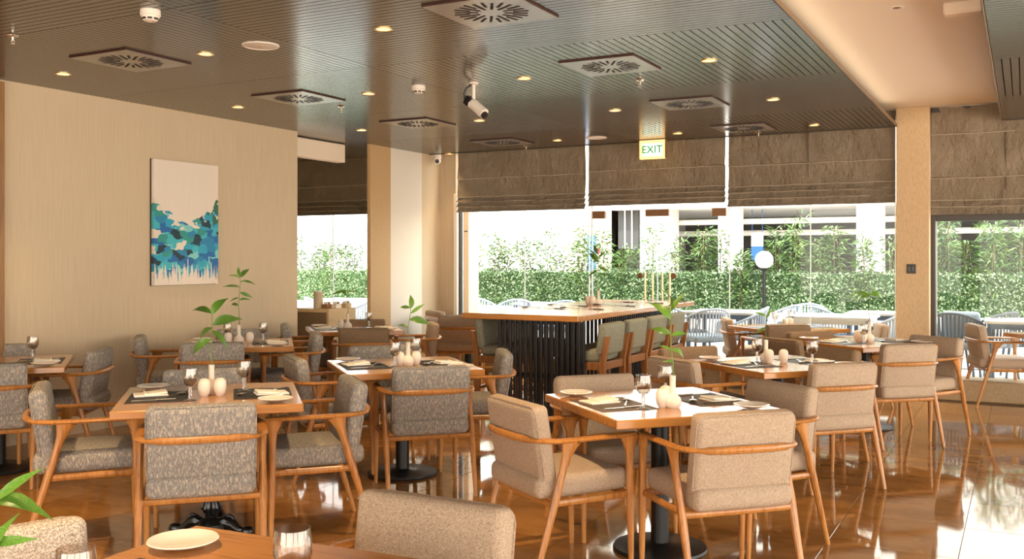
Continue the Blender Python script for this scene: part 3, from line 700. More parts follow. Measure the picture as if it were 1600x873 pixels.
# T13, T9, T10 bits
single('napkin', nap_me, 'folded cream napkin on the '+TD['T10'], 'napkin', Tw('T10', -.3, .0), face(-10), 'folded napkins')
single('placemat', mat_me, 'dark woven placemat on the '+TD['T10'], 'placemat', Tw('T10', -.27, .02), face(-12), 'dark placemats')
for sd_ in 'LR': setting('T9', sd_, None, 'mk')
# ------------------------------------------------------------------ bar
bw = at(903, 494, 1.0); BX, BY = bw.x, bw.y; BW, BL, BH = 1.13, 3.2, 1.0
bar = thing('slatted_bar', 'long high bar table with wooden top on black slatted base', 'bar table', (BX, BY, 0))
obj('bar_top', MB().bbox(-BW, 0, 0, BL, BH-.05, BH, .005), bar, mat=M['tabletop'])
# near support block: two rows of slats plus a frame
sl = MB().bbox(-.0125, .0125, -.015, .015, .03, BH-.05, .002).mesh('slat', M['slat'], 0)
for k in range(16):
    obj('slat', sl, bar, (-.76+.0503*k, .035, 0))
    if k >= 6: obj('slat', sl, bar, (-.735+.0503*k, .068, 0))
for z0, z1 in ((0,.03),(.46,.50),(BH-.08,BH-.05)): obj('base_rail', MB().box(-.78, .012, .046, .06, z0, z1), bar, mat=M['slat'])
for k in range(34):
    obj('slat', sl, bar, (-.30, 1.3+.053*k, 0), (0,0,PI/2))
    if k % 2 == 0: obj('slat', sl, bar, (-.80, 1.3+.053*k, 0), (0,0,PI/2))
for x0, x1, z0, z1 in ((-.82,-.28,0,.03),(-.815,-.785,.48,.52),(-.315,-.285,.48,.52)): obj('base_rail', MB().box(x0, x1, 1.28, 3.1, z0, z1), bar, mat=M['slat'])
# bar stools
def make_stool(label):
    t = thing('bar_stool', label, 'stool', group='olive bar stools')
    obj('seat', MB().rbox(.225,.21,.045,.03,(0,0,.012),Matrix.Translation((0,.02,.655))), t, mat=M['olive'])
    TLm = Matrix.Translation((0,-.205,.80)) @ Matrix.Rotation(math.radians(6),4,'X')
    bk = obj('backrest', MB().rbox(.225,.04,.135,.03,(0,.01,0),TLm), t, mat=M['olive'])
    for x in (-.09,.09):
        for z in (-.02,.06): obj('tuft', MB().rbox(.010,.005,.010,.005,M=TLm @ Matrix.Translation((x,.045,z))), bk, mat=M['olive'])
    for s_ in (-1,1):
        obj('leg', MB().bbox(s_*.225-.02,s_*.225+.02,.17,.21,0,.60,.004), t, mat=M['darkwood'])
        m = MB(); m.add([(s_*.225+a*.02, y, z) for (z, y0, y1) in ((0,-.25,-.21),(.6,-.245,-.195),(.83,-.285,-.252)) for a in (-1,1) for y in (y0,y1)],
            [(0,1,3,2),(0,4,5,1),(1,5,7,3),(3,7,6,2),(2,6,4,0),(4,8,9,5),(5,9,11,7),(7,11,10,6),(6,10,8,4),(8,10,11,9)])
        obj('leg', m, t, mat=M['darkwood'])
    fr = MB().bbox(-.225,.225,-.235,-.205,.545,.61,.004).bbox(-.225,.225,.175,.205,.545,.61,.004)
    for s_ in (-1,1): fr.bbox(s_*.225-.014,s_*.225+.014,-.22,.19,.545,.61,.004)
    obj('seat_frame', fr, t, mat=M['darkwood'])
    ft = MB().bbox(-.22,.22,.175,.20,.2,.235,.004).bbox(-.22,.22,-.235,-.21,.3,.33,.004)
    for s_ in (-1,1): ft.bbox(s_*.222-.01,s_*.222+.01,-.23,.19,.25,.28,.003)
    obj('footrest', ft, t, mat=M['darkwood']); return t
ords = ['nearest', 'second nearest', 'third nearest', 'farthest']
stool0 = None
for i in range(4):
    y = BY+.345+.56*i
    l1 = 'olive bar stool showing its back along the bar, %s of four' % ords[i]
    if stool0 is None:
        stool0 = make_stool(l1); stool0.location = (BX-.05, y, 0); stool0.rotation_euler = (0,0,PI/2)
    else: dup(stool0, (BX-.05, y, 0), PI/2, l1)
for i in range(2):
    dup(stool0, (BX-BW+.27, BY+.42+.58*i, 0), -PI/2, ['olive tufted stool tucked under the far bar edge, seen from its front', 'olive stool behind the slats, beyond the tufted one'][i])
# bar setting
vb = at(935, 476, BH)
vase('cream bottle vase on the slatted bar', vb, .95)
for dx in (-.075, -.02):
    o = single('shaker', egg_me, 'egg-shaped cream shaker '+('farther from' if dx < -.05 else 'against')+' the vase on the slatted bar', 'shaker', vb+Vector((dx-.01, -.09-.3*dx, 0)), 0, 'cream shakers on the bar'); obj('hole', egg_top_me, o)
sprig('tall sprig with a pink bud in the vase on the bar', vb+Vector((0,0,.12)), .44, [(.72,70,50,.16),(.7,95,65,.2),(.62,-80,-20,.15),(.45,-75,0,.12),(.9,60,60,.14),(.55,95,-30,.14),(.85,-60,40,.1)], (0,0), bud=True, seed=77)
BS = [(845,482),(884,478),(906,483),(957,478),(958,472),(1003,473.5),(1040,471.5)]
pl = ['at the near end of the bar','left of the shakers on the bar','nearest the stools on the bar','right of the vase on the bar','behind the vase on the bar','at the middle of the bar','at the far end of the bar']
for (px, py), l in zip(BS, pl):
    p = at(px, py, BH); 
    single('spoon', CUT['darksteel'][2], 'dark spoon lying '+l, 'spoon', p+Vector((-.12,.04,0)), 1.2, 'dark spoons on the bar').scale = (1.4,1.25,1.4)
    single('knife', CUT['darksteel'][1], 'dark knife lying '+l, 'knife', p+Vector((.12,.03,0)), PI/2-.4, 'dark knives on the bar').scale = (1.3,1.3,1.3)
# ------------------------------------------------------------------ sideboard in the alcove
sbx0, sbx1, sby0, sby1, sbz = XL-.55, XL+.03, 8.72, 9.22, .90
sb = thing('sideboard', 'wooden sideboard with a brown woven front beside the wall end', 'cabinet', ((sbx0+sbx1)/2, (sby0+sby1)/2, 0))
hx, hy = (sbx1-sbx0)/2, (sby1-sby0)/2
obj('body', MB().bbox(-hx,hx,-hy,hy,0.05,sbz,.004), sb, mat=M['cab'])
dr = obj('door', MB().bbox(-hx+.03,hx-.03,-hy-.012,-hy,.1,sbz-.04,.003), sb, mat=M['cabdark'])
obj('door_handle', MB().bbox(hx-.08,hx-.065,-hy-.03,-hy-.011,.45,.6,.003), dr, mat=M['brass'])
obj('plinth', MB().box(-hx+.03,hx-.03,-hy+.03,hy-.03,0,.05), sb, mat=M['cabdark'])
cn = thing('canister', 'tall beige canister on the sideboard', 'canister', (XL-.235, 8.86, sbz))
obj('body', MB().lathe([(0,0),(.055,0),(.055,.19),(0,.19)], 24), cn, mat=M['wallpaper']); obj('lid', MB().lathe([(0,.19),(.057,.19),(.057,.2),(0,.2)], 24), cn, mat=M['ceramic'])
for i, (dx, dy, m_, l) in enumerate(((-.12,.02,'trim','small brown caddy beside the beige canister'),(-.05,.1,'ceramic','pale caddy in the middle of the sideboard'),(-.06,.3,'cab','wooden caddy at the far end of the sideboard'))):
    c = thing('caddy', l, 'caddy', (XL+dx, 8.86+dy, sbz))
    obj('box', MB().bbox(-.04,.04,-.05,.05,0,.05,.003), c, mat=M[m_])
    for k in (-1,0,1): obj('sachet', MB().box(-.03,.03,k*.025-.004,k*.025+.004,.045,.075), c, mat=M['napkin' if k else 'trim'])
# ------------------------------------------------------------------ painting
pa, pb = at(239, 248, 2.2), None
def onX(px, x):
    t = (px-800)/F; Z = x/(CS*t-SN); return SN*t*Z+CS*Z
def zX(px, py, x):
    t = (px-800)/F; Z = x/(CS*t-SN); return CAMZ-(py-HOR)*Z/F
py0, py1 = onX(240, XL+.045), onX(341, XL+.045)
pz1, pz0 = (zX(240,248,XL+.045)+zX(341,259,XL+.045))/2, (zX(240,446,XL+.045)+zX(341,443,XL+.045))/2
pt = thing('wall_painting', 'blue and teal abstract canvas hanging on the beige wall', 'painting', (XL+.045, (py0+py1)/2, (pz0+pz1)/2))
hw, hh = (py1-py0)/2, (pz1-pz0)/2
cv = obj('canvas', MB().box(-.03,.0,-.4,.4,-.8,.8), pt, mat=M['painting']); cv.scale = (1, hw/.4, hh/.8)
obj('stretcher_edge', MB().box(-.042,-.028,-hw-.004,hw+.004,-hh-.004,hh+.004), pt, mat=M['darkframe'])
# ------------------------------------------------------------------ ceiling fittings
def C_(px, py, z=ZD): return at(px, py, z)
DLS = [(99,115,'nearest the wall corner above the painted wall'),(321,84,'beside the round speaker over the painted wall'),(372,167,'above the blue painting'),
 (599,45,'between the speaker and the biggest vent'),(575,146,'before the lamp-tinted pillar'),(565,203,'at the alcove opening'),(819,122,'behind the bullet camera'),
 (749,188,'right of the bullet camera near the window'),(871,219,'over the left big blind'),(961,172,'between the bullet camera and the exit sign'),(1108,94,'near the beige strip, closest to us'),
 (1208,155,'on the ceiling seam near the beige strip'),(1272,195,'nearest the beige pillar'),(1059,208,'beside the exit sign'),(702,240,'above the dome camera')]
ring_me = lathe_me('trim_ring', [(.042,0),(.055,-.004),(.058,-.002),(.058,.004),(.042,.004)], M['ring'])
bulb_me = lathe_me('lamp', [(0,.0),(.043,.0),(.043,.003),(0,.003)], M['lamp'])
NEAR_ADDED = [((-5.2,2.7),'added for light over the claw-base table, above the frame'),((-3.4,2.9),'added for light over the foreground table, above the frame'),((-1.9,3.9),'added for light over the front table, above the frame'),((-2.4,1.4),'added for light over the camera end of the room')]  # unseen downlights added to brighten the near floor and tables
for (px, py, l) in DLS+[(n[0], None, n[1]) for n in NEAR_ADDED]:
    if py is None: p = Vector((*px, ZD)); px = 999
    else: p = C_(px, py)
    t = thing('downlight', 'round recessed downlight '+l, 'ceiling light', (p.x, p.y, ZD-.004), 0, 'recessed downlights')
    obj('trim_ring', ring_me, t); obj('lamp', bulb_me, t)
    ld = bpy.data.lights.new('spot', 'SPOT'); ld.energy = DOWNLIGHT_W*(.3 if px < 620 and px != 599 else .12 if px == 702 else 1.5 if py is None else 1.); ld.color = (1,.70,.38); ld.spot_size = math.radians(62); ld.spot_blend = .6; ld.shadow_soft_size = .04
    lo = bpy.data.objects.new('spot', ld); COL.objects.link(lo); lo.parent = t; lo.location = (0,0,-.02)
for (px, py, l) in ((407,71,'large white round ceiling speaker above the painted wall'),(932,215,'white round ceiling speaker near the exit sign')):
    p = C_(px, py); t = thing('ceiling_speaker', l, 'speaker', (p.x, p.y, ZD), 0, 'round ceiling speakers'); t.scale = (1.22, 1.22, 1)
    obj('grille', MB().lathe([(0,-.006),(.075,-.006),(.08,-.004),(.08,0)], 28), t, mat=M['white'])
    obj('rim', MB().lathe([(.08,-.004),(.084,-.009),(.098,-.006),(.1,0)], 28), t, mat=M['white'])
    obj('centre_cap', MB().lathe([(0,-.009),(.006,-.008),(.008,-.006)], 10), t, mat=M['ring'])
VT = [(205,98,'over the painted wall near the smoke detector'),(768,22,'largest, at the top of the picture'),(467,156,'above the wall end beside the alcove'),(954,106,'beyond the biggest vent toward the exit sign'),
      (653,195,'before the lamp-tinted pillar'),(785,224,'closest to the left big blind'),(1078,164,'behind the exit sign side, near two downlights'),(1162,202,'closest to the pillar-side blind')]
HV = .285
slot_me = MB().box(-.008,.008,.075,.205,-.0015,.001).mesh('vent_slot', M['ventslot'], 0)
slot_me2 = MB().box(-.008,.008,.125,.215,-.0015,.001).mesh('vent_slot', M['ventslot'], 0)
vsl = MB()
for i, (px, py, l) in enumerate(VT):
    p = at(px, py, ZD-.02)
    t = thing('ceiling_vent', 'square swirl ceiling vent, '+l, 'vent', (p.x, p.y, ZD), 0, 'square swirl vents')
    obj('vent_frame', MB().box(-HV,HV,-HV,HV,-.011,0), t, mat=M['ventside'])
    pl_ = obj('face_plate', MB().bbox(-HV+.004,HV-.004,-HV+.004,HV-.004,-.013,-.010,.001), t, mat=M['vent'])
    for k in range(24):
        a = 2*PI*k/24
        o = obj('vent_slot', slot_me2 if k % 2 else slot_me, pl_, (0,0,-.0135), (0,0,a))
for (px, py, l) in ((20,61,'over the wall corner at the picture edge'),(533,171,'beside the vent at the wall end'),(1000,130,'just beyond the second biggest vent'),(822,233,'over the left big blind'),(1185,212,'below the pillar-side vent')):
    p = C_(px, py-5 if py > 100 else py-6); t = thing('sprinkler', 'small chrome sprinkler head '+l, 'sprinkler', (p.x, p.y, ZD), 0, 'sprinkler heads')
    obj('escutcheon', MB().lathe([(0,0),(.035,0),(.032,-.008),(.012,-.012),(0,-.012)], 18), t, mat=M['steel'])
    obj('pipe', MB().lathe([(.009,-.01),(.008,-.035)], 10), t, mat=M['steel'])
    obj('deflector', MB().tube([(-.012,0,-.03),(-.012,0,-.045),(0,0,-.052),(.012,0,-.045),(.012,0,-.03)], .003, 6, up=(0,1,0)).lathe([(0,-.052),(.016,-.053),(.016,-.055),(0,-.055)], 12), t, mat=M['steel'])
for (px, py, l) in ((235,16,'white round smoke detector above the painted wall'),(654,134,'white round smoke detector before the lamp-tinted pillar')):
    p = C_(px, py); t = thing('smoke_detector', l, 'smoke detector', (p.x, p.y, ZD), 0, 'smoke detectors')
    obj('base', MB().lathe([(0,0),(.055,0),(.056,-.03),(.05,-.036)], 24), t, mat=M['white'])
    cg = obj('chamber', MB().lathe([(.05,-.036),(.048,-.045),(.038,-.06),(.02,-.066),(0,-.066)], 24), t, mat=M['white'])
    for k in range(8): a = PI/4*k; obj('opening', MB().box(-.012,.012,.040,.047,-.056,-.046), cg, rot=(0,0,a), mat=M['blackp'])
    obj('indicator', MB().lathe([(0,-.07),(.005,-.068),(.006,-.064)], 8, Matrix.Translation((.02,0,0))), t, mat=M['pink'])
# bullet camera
p = C_(740, 129); t = thing('bullet_camera', 'white bullet security camera hanging from a ceiling pole with looped cable', 'camera', (p.x, p.y, ZD), YAW)
obj('mount', MB().lathe([(0,0),(.04,0),(.04,-.012),(.015,-.018),(0,-.018)], 20), t, mat=M['white']); obj('pole', MB().lathe([(.014,-.01),(.014,-.155),(0,-.155)], 12), t, mat=M['white'])
BM = Matrix.Translation((.0,-.03,-.185)) @ Matrix.Rotation(math.radians(52), 4, 'Z') @ Matrix.Rotation(math.radians(38), 4, 'X')
bd_ = obj('camera_body', MB().tube([(0,.03,0),(0,-.04,0),(0,-.11,0)], .036, 18, M=BM), t, mat=M['white'])
obj('sunshield', MB().tube([(0,-.135,.008),(0,.0,.008)], (.041,.041), 18, M=BM), bd_, mat=M['white'])
obj('lens', MB().tube([(0,-.134,.0),(0,-.15,0)], .03, 18, M=BM), bd_, mat=M['blackp'])
obj('rear_block', MB().bbox(-.04,.04,.025,.085,-.035,.035,.008,M=BM), bd_, mat=M['blackp'])
obj('cable', MB().tube([(-.02,0,-.02),(-.055,.0,-.045),(-.075,0,-.09),(-.07,.01,-.14),(-.045,.02,-.17),(-.02,.03,-.18)], .009, 8, up=(0,1,0)), t, mat=M['blackp'])
# dome camera
p = C_(688, 243); t = thing('dome_camera', 'small white dome camera in the ceiling corner beside the blind', 'camera', (p.x+.03, p.y-.12, ZD), YAW)
obj('mount', MB().lathe([(0,0),(.05,0),(.05,-.03),(.055,-.035),(.055,-.06),(0,-.06)], 22), t, mat=M['white'])
dm = obj('dome', MB().rbox(.05,.05,.05,.05,M=Matrix.Translation((0,-.005,-.085))), t, mat=M['white'])
obj('lens', MB().lathe([(0,0),(.03,0),(.022,.012),(0,.016)], 18, Matrix.Translation((0,-.042,-.092)) @ Matrix.Rotation(PI/2+.15, 4, 'X')), dm, mat=M['blackp'])
# small spot in the beige strip
p = at(1401, 12, ZB); t = thing('strip_downlight', 'small white eyeball downlight in the beige ceiling strip', 'ceiling light', (p.x, p.y, ZB))
obj('trim_ring', MB().lathe([(.03,-.002),(.045,-.004),(.046,0),(.03,0)], 20), t, mat=M['white']); obj('eyeball', MB().lathe([(0,-.006),(.022,-.004),(.03,0)], 16), t, mat=M['trim'])
# exit sign
ys_ = 10.72; xs_ = onY(1019, ys_)
ex = thing('exit_sign', 'lit green and white EXIT sign hanging before the middle blind', 'sign', (xs_, ys_, 0))
ez1, ez0 = ZD-.0, zat(1019, 248, ys_)
wx = (onY(1039, ys_)-onY(999, ys_))/2
obj('housing', MB().bbox(-wx,wx,0,.05,ez0,ez1,.004), ex, mat=mat('sign_face', (.9,.7,.4), .4, emit=(1,.62,.2,.55)))
obj('face', MB().box(-wx+.035,wx-.035,-.004,.001,ez0+.035,ez1-.05), ex, mat=mat('sign_glow', (.9,1,.9), .4, emit=(.95,1,.85,.8)))
fc = bpy.data.curves.new('exit_text', 'FONT'); fc.body = 'EXIT'; fc.size = .125; fc.align_x = 'CENTER'; fc.align_y = 'CENTER'; fc.extrude = .0015; fc.offset = .002
tmp = bpy.data.objects.new('lettering_curve', fc); COL.objects.link(tmp); bpy.context.view_layer.update()
tme = bpy.data.meshes.new_from_object(tmp.evaluated_get(bpy.context.evaluated_depsgraph_get())); bpy.data.objects.remove(tmp)
tme.materials.clear(); tme.materials.append(mat('exit_green', (.01,.35,.05), .5, emit=(.02,.5,.05,.1)))
obj('lettering', tme, ex, (0,-.006,(ez0+ez1)/2-.008), (PI/2,0,0))
obj('sign_rim', MB().bbox(-wx-.006,wx+.006,-.006,.056,ez1-.008,ez1,.002).bbox(-wx-.006,-wx,-.006,.056,ez0,ez1,.002).bbox(wx,wx+.006,-.006,.056,ez0,ez1,.002), ex, mat=M['trim'])
# ------------------------------------------------------------------ terrace
TZ0 = .06
terr = struct('ground_terrace', MB().box(-14, 9, YW+.2, 18.5, TZ0-.2, TZ0-.012), M['grout'])
dk = MB().bbox(-.398,.398,-.398,.398,-.014,0,.003).mesh('paving_tile', M['deck'], 0)
for i in range(9):
    for j in range(3): obj('paving_tile', dk, terr, (-2.0+.8*i, YW+.62+.8*j, TZ0))
tag(obj('paving_rest', MB().box(-14,-2.4,YW+.2,14,TZ0-.014,TZ0).box(5.2,9,YW+.2,14,TZ0-.014,TZ0).box(-2.4,5.2,13.57,14,TZ0-.014,TZ0), terr, mat=M['deck'], smooth=0), kind='stuff')
YH = 14.0
tag(obj('planter', MB().bbox(-14, 9, YH-.12, YH+.75, -.02, .70, .01), mat=M['outwhite']), 'long low white planter wall under the hedge', 'planter')
struct('trim_10', MB().bbox(onY(723,11.5), onY(735,11.5)+.02, 11.42, 11.7, .06, 3.2, .004), M['peach'])
for z in (.72, 1.85): struct('trim_11', MB().box(onY(723,11.5)+.004, onY(735,11.5)+.0, 11.41, 11.43, z, z+.015), M['darkframe'])
# hedge
hg = thing('hedge', 'clipped dense green hedge growing in the white planter', 'hedge', (0, YH, .7))
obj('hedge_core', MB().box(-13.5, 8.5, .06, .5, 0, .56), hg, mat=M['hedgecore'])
rnd = random.Random(3); hm = MB()
for k in range(38000):
    x = rnd.uniform(-13.4, 7.0); top = rnd.random() < .16
    if top: y, z = rnd.uniform(0,.45), .56+rnd.uniform(-.03,.05)+.02*math.sin(x*3)
    else: y, z = rnd.uniform(-.02,.08), rnd.uniform(-.02,.58)
    s_ = rnd.uniform(.014,.026); q = Matrix.Translation((x,y,z)) @ Matrix.Rotation(rnd.uniform(0,6.28),4,'Z') @ Matrix.Rotation(rnd.uniform(-1.2,1.2),4,'X') @ Matrix.Rotation(rnd.uniform(-1,1),4,'Y')
    hm.add([(-s_*.6,0,0),(0,-s_,.0),(s_*.6,0,0),(0,s_,.006)], [(0,1,2,3)], q)
tag(obj('hedge_leaves', hm, hg, mat=M['hedge'], smooth=0), kind='stuff')
# bamboo
def bamboo_me(seed, h):
    r = random.Random(seed); c = MB(); l = MB()
    for k in range(r.randint(3, 5)):
        x0, y0 = r.uniform(-.1,.1), r.uniform(-.08,.08); dx, dy = r.uniform(-.12,.12), r.uniform(-.08,.08); hh_ = h*r.uniform(.75,1.)
        pts = [(x0+dx*t*t, y0+dy*t*t, hh_*t) for t in (0,.2,.4,.6,.8,1.)]
        c.tube(pts, [.007,.007,.006,.005,.004,.002], 5)
        for i in range(125):
            t = r.uniform(.08, 1.0); px_, py_, pz_ = x0+dx*t*t, y0+dy*t*t, hh_*t
            a = r.uniform(0,6.28); el = r.uniform(-.6,.7); d = r.uniform(0,.19)*(1.1-.5*t); ln = r.uniform(.09,.155)
            q = Matrix.Translation((px_+d*math.cos(a), py_+d*math.sin(a), pz_+d*.3)) @ Matrix.Rotation(a-PI/2+r.uniform(-.6,.6),4,'Z') @ Matrix.Rotation(el,4,'X') @ Matrix.Rotation(r.uniform(-.8,.8),4,'Y')
            l.add([(0,0,0),(-.012,ln*.35,.004),(0,ln,-.012),(.012,ln*.35,.004)], [(0,1,2,3)], q)
    return c.mesh('culm', M['culm']), l.mesh('foliage', M['bamboo'], 0)
bp = [bamboo_me(100+i, 1.12+.12*(i % 3)) for i in range(5)]
BP = [(470,1.0),(496,1.02),(520,.95),(548,1.0),(592,1.),(750,1.05),(774,1.0),(798,1.03),(824,1.),(856,1.1),(884,1.02),(908,.95),(946,1.2),(978,1.03),(1018,.98),(1060,1.12),(1096,1.08),(1130,1.),(1160,1.0),(1212,1.08),(1244,1.15),(1276,1.05),(1308,1.12),(1350,1.),(1386,1.08),(1440,1.0),(1476,1.12),(1512,1.1),(1548,1.2),(1588,1.15),(1626,1.1)]
ORD = 'first second third fourth fifth sixth seventh eighth ninth tenth eleventh twelfth thirteenth fourteenth'.split()
SEC = [(600,'from the painted wall, seen through the alcove'),(940,'from the peach column, behind the first big pane'),(1130,'from the blue banner, behind the glass doors'),(1410,'from the door edge, around the globe lamp'),(9999,'from the dark frame of the end window')]
cnt = {}
for i, (px, s_) in enumerate(BP):
    sec = next(l for x, l in SEC if px < x); cnt[sec] = cnt.get(sec, -1)+1
    yy = YH+.25+.12*math.sin(i*2.7); t = thing('bamboo_plant', ORD[cnt[sec]]+' bamboo '+sec, 'plant', (onY(px, yy), yy, .70), i*1.3, 'bamboo row behind the hedge')
    c, l = bp[i % 5]; obj('culm', c, t); o = obj('foliage', l, t); o['kind'] = 'stuff'; t.scale = (1,1,s_*(1.0+.14*math.sin(i*4.1+.7)))
# globe lamp
p = Vector((onY(1194, 13.93), 13.93, 0)); t = thing('globe_lamp', 'white globe lamp on a black post among the bamboo', 'lamp', (p.x, p.y, 0)); gz = zat(1194, 406, 13.93)
obj('post', MB().lathe([(.03,.7),(.025,gz-.16),(.05,gz-.15),(.06,gz-.13),(.05,gz-.12)], 14), t, mat=M['blackp'])
obj('globe', MB().rbox(.13,.13,.13,.13,M=Matrix.Translation((0,0,gz))), t, mat=M['globe'])
obj('bulb', MB().lathe([(.03,gz-.13),(.03,gz-.06),(0,gz-.06)], 12), t, mat=M['outgrey'])
# outdoor rope chairs
def make_rope_chair(label, rope):
    t = thing('rope_armchair', label, 'chair', group='outdoor rope armchairs')
    def ring(a, z):  # U-shaped ring, open to the front (+y)
        return (.31*math.sin(a), -.30*math.cos(a)*(1. if math.cos(a) > 0 else .9), z)
    A = [math.radians(d) for d in range(-118, 119, 8)]
    def ztop(a): return .60+.20*max(0, math.cos(a*.75))**1.5
    top = [ring(a, ztop(a)) for a in A]; bot = [tuple(Vector(ring(a, .40)) * 1.0) for a in A]; bot = [(x*.82, y*.82, .40) for x, y, z in bot]
    obj('top_rail', MB().tube(top, .015, 8), t, mat=M['ropedark' if rope == 'ropedark' else 'rope'])
    obj('seat_ring', MB().tube(bot, .013, 6), t, mat=M['outframe'])
    rm = MB()
    for i in range(len(A)):
        a, b = Vector(top[i]), Vector(bot[i]); m_ = (a+b)/2+Vector((a.x, a.y, 0))*.03
        rm.tube([a, m_, b], (.011,.006), 5, up=(a.x, a.y, .01))
    tag(obj('rope_weave', rm, t, mat=M[rope]), kind='stuff')
    obj('seat', MB().rbox(.25,.25,.04,.03,(0,0,.01),Matrix.Translation((0,.0,.43))), t, mat=M['cushion'])
    for sx in (-1,1):
        for sy in (-1,1): obj('leg', MB().tube([(sx*.24, sy*.22, 0), (sx*.21, sy*.18, .41)], [.012,.016], 8), t, mat=M['outframe'])
    return t
OC = [(752,12.9,150,'rope','pale rope chair nearest the peach column outside'),(800,12.6,-160,'rope','second pale rope chair from the peach column outside'),(842,12.7,110,'rope','pale rope chair outside behind the near bar end'),(876,12.5,200,'rope','pale rope chair outside behind the cream shakers'),
 (1068,12.55,75,'rope','pale rope chair outside beyond the far bar end'),(1098,11.75,-20,'rope','blue-grey rope chair with its back to the glass doors'),(1163,12.25,-75,'rope','blue-grey rope chair outside behind the white-lit armchair'),(1215,12.8,-100,'rope','pale rope chair outside under the globe lamp'),
 (1256,13.2,-150,'rope','pale rope chair outside near the planter, right of the globe lamp'),(1302,13.0,80,'rope','pale rope chair facing the small terrace table by the pillar'),(1372,11.9,-60,'rope','blue-grey rope chair against the glass beside the pillar'),
 (1492,12.2,35,'ropedark','charcoal rope chair with a grey cushion outside the end window'),(1545,12.6,-30,'ropedark','charcoal rope chair beyond the cushioned one'),(1470,12.9,80,'ropedark','charcoal rope chair half hidden by the dark window frame'),(1600,12.9,-70,'ropedark','charcoal rope chair cut by the picture edge outside'),
 (505,12.3,60,'rope','pale rope chair outside the alcove, nearer the painted wall'),(562,12.6,-90,'rope','pale rope chair outside the alcove, beside the lamp-tinted wall')]
rp0 = {}
for (px, y, ph, rope, l) in OC:
    loc = (onY(px, y), y, TZ0); rz = face(ph)
    if rope not in rp0: c = rp0[rope] = make_rope_chair(l, rope); c.location = loc; c.rotation_euler = (0,0,rz)
    else: dup(rp0[rope], loc, rz, l)
p = Vector((onY(1500, 12.2), 12.2, 0)); cu = thing('loose_cushion', 'grey-blue cushion leaning in the charcoal rope chair', 'cushion', (p.x+.02, p.y-.02, TZ0+.66), face(35))
obj('cushion_body', MB().rbox(.2,.05,.16,.045,(0,.03,0),Matrix.Rotation(.3,4,'X')), cu, mat=M['cushion']); obj('piping', MB().tube([(x,0,z) for x, z in ((-.19,-.15),(.19,-.15),(.19,.15),(-.19,.15))], .004, 5, up=(0,1,0), closed=True, M=Matrix.Rotation(.3,4,'X')), cu, mat=M['rope'])
def out_table(label, p, hx_, hy_, rz, top='outtop'):
    t = thing('terrace_table', label, 'table', (p[0], p[1], TZ0), rz, 'terrace tables')
    obj('tabletop', MB().bbox(-hx_,hx_,-hy_,hy_,.71,.74,.004), t, mat=M[top])
    obj('apron', MB().box(-hx_+.03,hx_-.03,-hy_+.03,hy_-.03,.65,.712), t, mat=M['outwhite' if top == 'outwhite' else 'outframe'])
    for sx in (-1,1):
        for sy in (-1,1): obj('leg', MB().box(sx*(hx_-.05)-.025,sx*(hx_-.05)+.025,sy*(hy_-.05)-.025,sy*(hy_-.05)+.025,0,.66), t, mat=M['outframe'])
out_table('slate-legged terrace table beyond the glass doors', (onY(1135,12.4),12.4), .45,.4, 0)
out_table('white-topped terrace table behind the window table', (onY(1302,12.0),12.0), .48,.4, 0, 'outwhite')
out_table('terrace table outside just before the beige pillar', (onY(1380,13.0),13.0), .42,.35, 0)
out_table('dark-legged terrace table outside the end window', (onY(1610,12.1),12.1), .45,.4, 0)
out_table('terrace table outside behind the bar end', (onY(842,12.9)-.12,13.3), .4,.32, 0)
out_table('terrace table outside the alcove window', (onY(530,12.9),13.0), .4,.35, 0, 'outwhite')
# ------------------------------------------------------------------ building across the yard
YBd = 20.0
def bx_(pa_, pb_, z0, z1, d=.6, y=YBd): return MB().box(onY(pa_, y), onY(pb_, y), y, y+d, z0, z1)
gz_ = 0.
struct('ground_yard', MB().box(-30, 25, 14.6, 40, -.2, -.02), M['deck'])
M['outpanel'] = mat('pale_grey_panel', (.42,.42,.44), .7); M['outcream'] = mat('cream_render', (.6,.52,.42), .8)
blg = struct('wall_building_left', bx_(700, 880, 0, 6, .5), M['outwhite'])
struct('wall_building_cream', bx_(880, 962, 0, 6, .5), M['outcream'])
pnl = struct('wall_building_panelled', bx_(380, 700, 0, 6, .5), M['outgrey'])
for i in range(8):
    for j in range(4):
        x0, x1 = onY(400+36*i, YBd), onY(436+36*i, YBd)
        obj('wall_panel', MB().bbox(x0+.012, x1-.012, YBd-.03, YBd, 1.6*j+.012, 1.6*j+1.588, .004), pnl, mat=M['outpanel'])
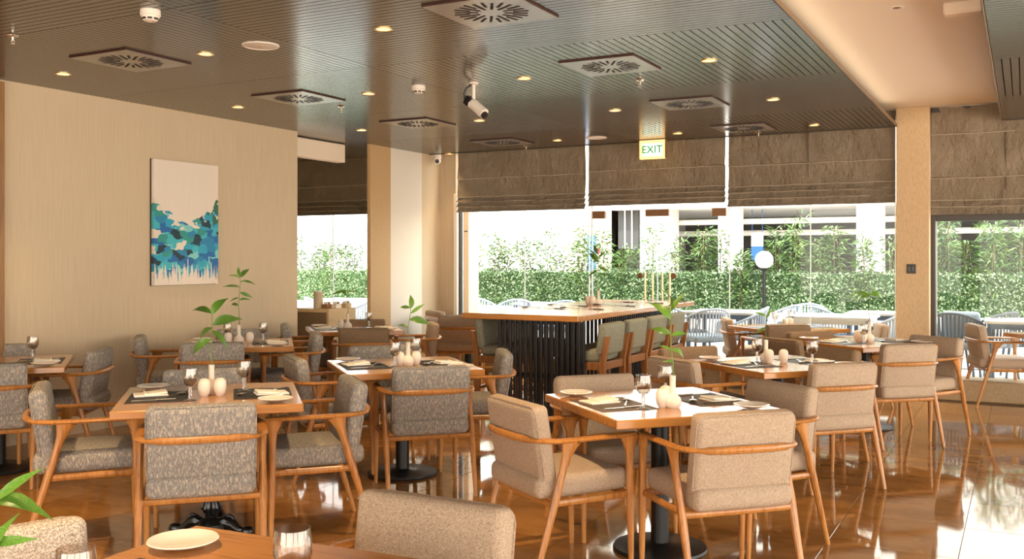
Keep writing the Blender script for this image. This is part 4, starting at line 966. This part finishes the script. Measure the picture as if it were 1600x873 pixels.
bdoor = struct('door_2', bx_(552, 585, 0, 2.45, .06, YBd-.09), M['outwhite'])
obj('door_leaf', bx_(555, 582, .02, 2.38, .02, YBd-.11), bdoor, mat=M['outpanel'])
for a, b, m_ in ((1000,1047,'outwhite'),(1122,1150,'outwhite'),(1338,1377,'outwhite'),(1700,1740,'outwhite')): struct('wall_column', bx_(a, b, 0, 3.2, .6, YBd-.1), M[m_])
struct('wall_garage_back', MB().box(onY(940,25), onY(1900,25), 25, 25.3, 0, 4), M['garage'])
struct('wall_slab', MB().box(onY(962,YBd), onY(1900,YBd), YBd-.3, 25.3, 2.55, 6), M['outwhite'])
struct('ground_garage', MB().box(onY(962,YBd), onY(1900,YBd), YBd, 25.3, -.02, .0), M['outgrey'])
struct('wall_garage_side', MB().box(onY(962,YBd)-.1, onY(962,YBd), YBd, 25.3, 0, 4), M['outgrey'])
for (z, y) in ((2.28, 20.6), (2.05, 21.4)):
    tag(obj('ceiling_pipe', MB().tube([(onY(1040,y), y, z), (onY(1600,y), y, z)], .06, 8), mat=M['outwhite']), 'pale pipe running under the garage roof, '+('upper' if z > 2.2 else 'lower')+' one', 'pipe')
p = Vector((onY(1183,20.9), 20.9, 0)); t = thing('hanging_sign', 'white and blue panel hanging in the garage beyond the bamboo', 'sign', p)
obj('upper_panel', MB().box(-.13,.13,0,.03,1.75,2.05), t, mat=M['outwhite']); obj('lower_panel', MB().box(-.13,.13,0,.03,1.45,1.75), t, mat=M['bluesign'])
for sx in (-.11,.11): obj('hanger', MB().tube([(sx,.015,2.05),(sx,.015,2.55)], .008, 6), t, mat=M['bluesign'])
bn = tag(obj('blue_banner', MB().bbox(-.10,.10,0,.04,0,2.0,.004), loc=(onY(922,19.9), 19.961, 0), mat=M['bluesign']), 'narrow blue panel on the white building behind the bamboo', 'panel')
wn5 = struct('window_5', bx_(966, 998, 1.7, 3.0, .06, YBd-.02), M['garage'])
for px in (976, 987): obj('mullion', bx_(px-.8, px+.8, 1.7, 3.0, .04, YBd-.05), wn5, mat=M['outwhite'])
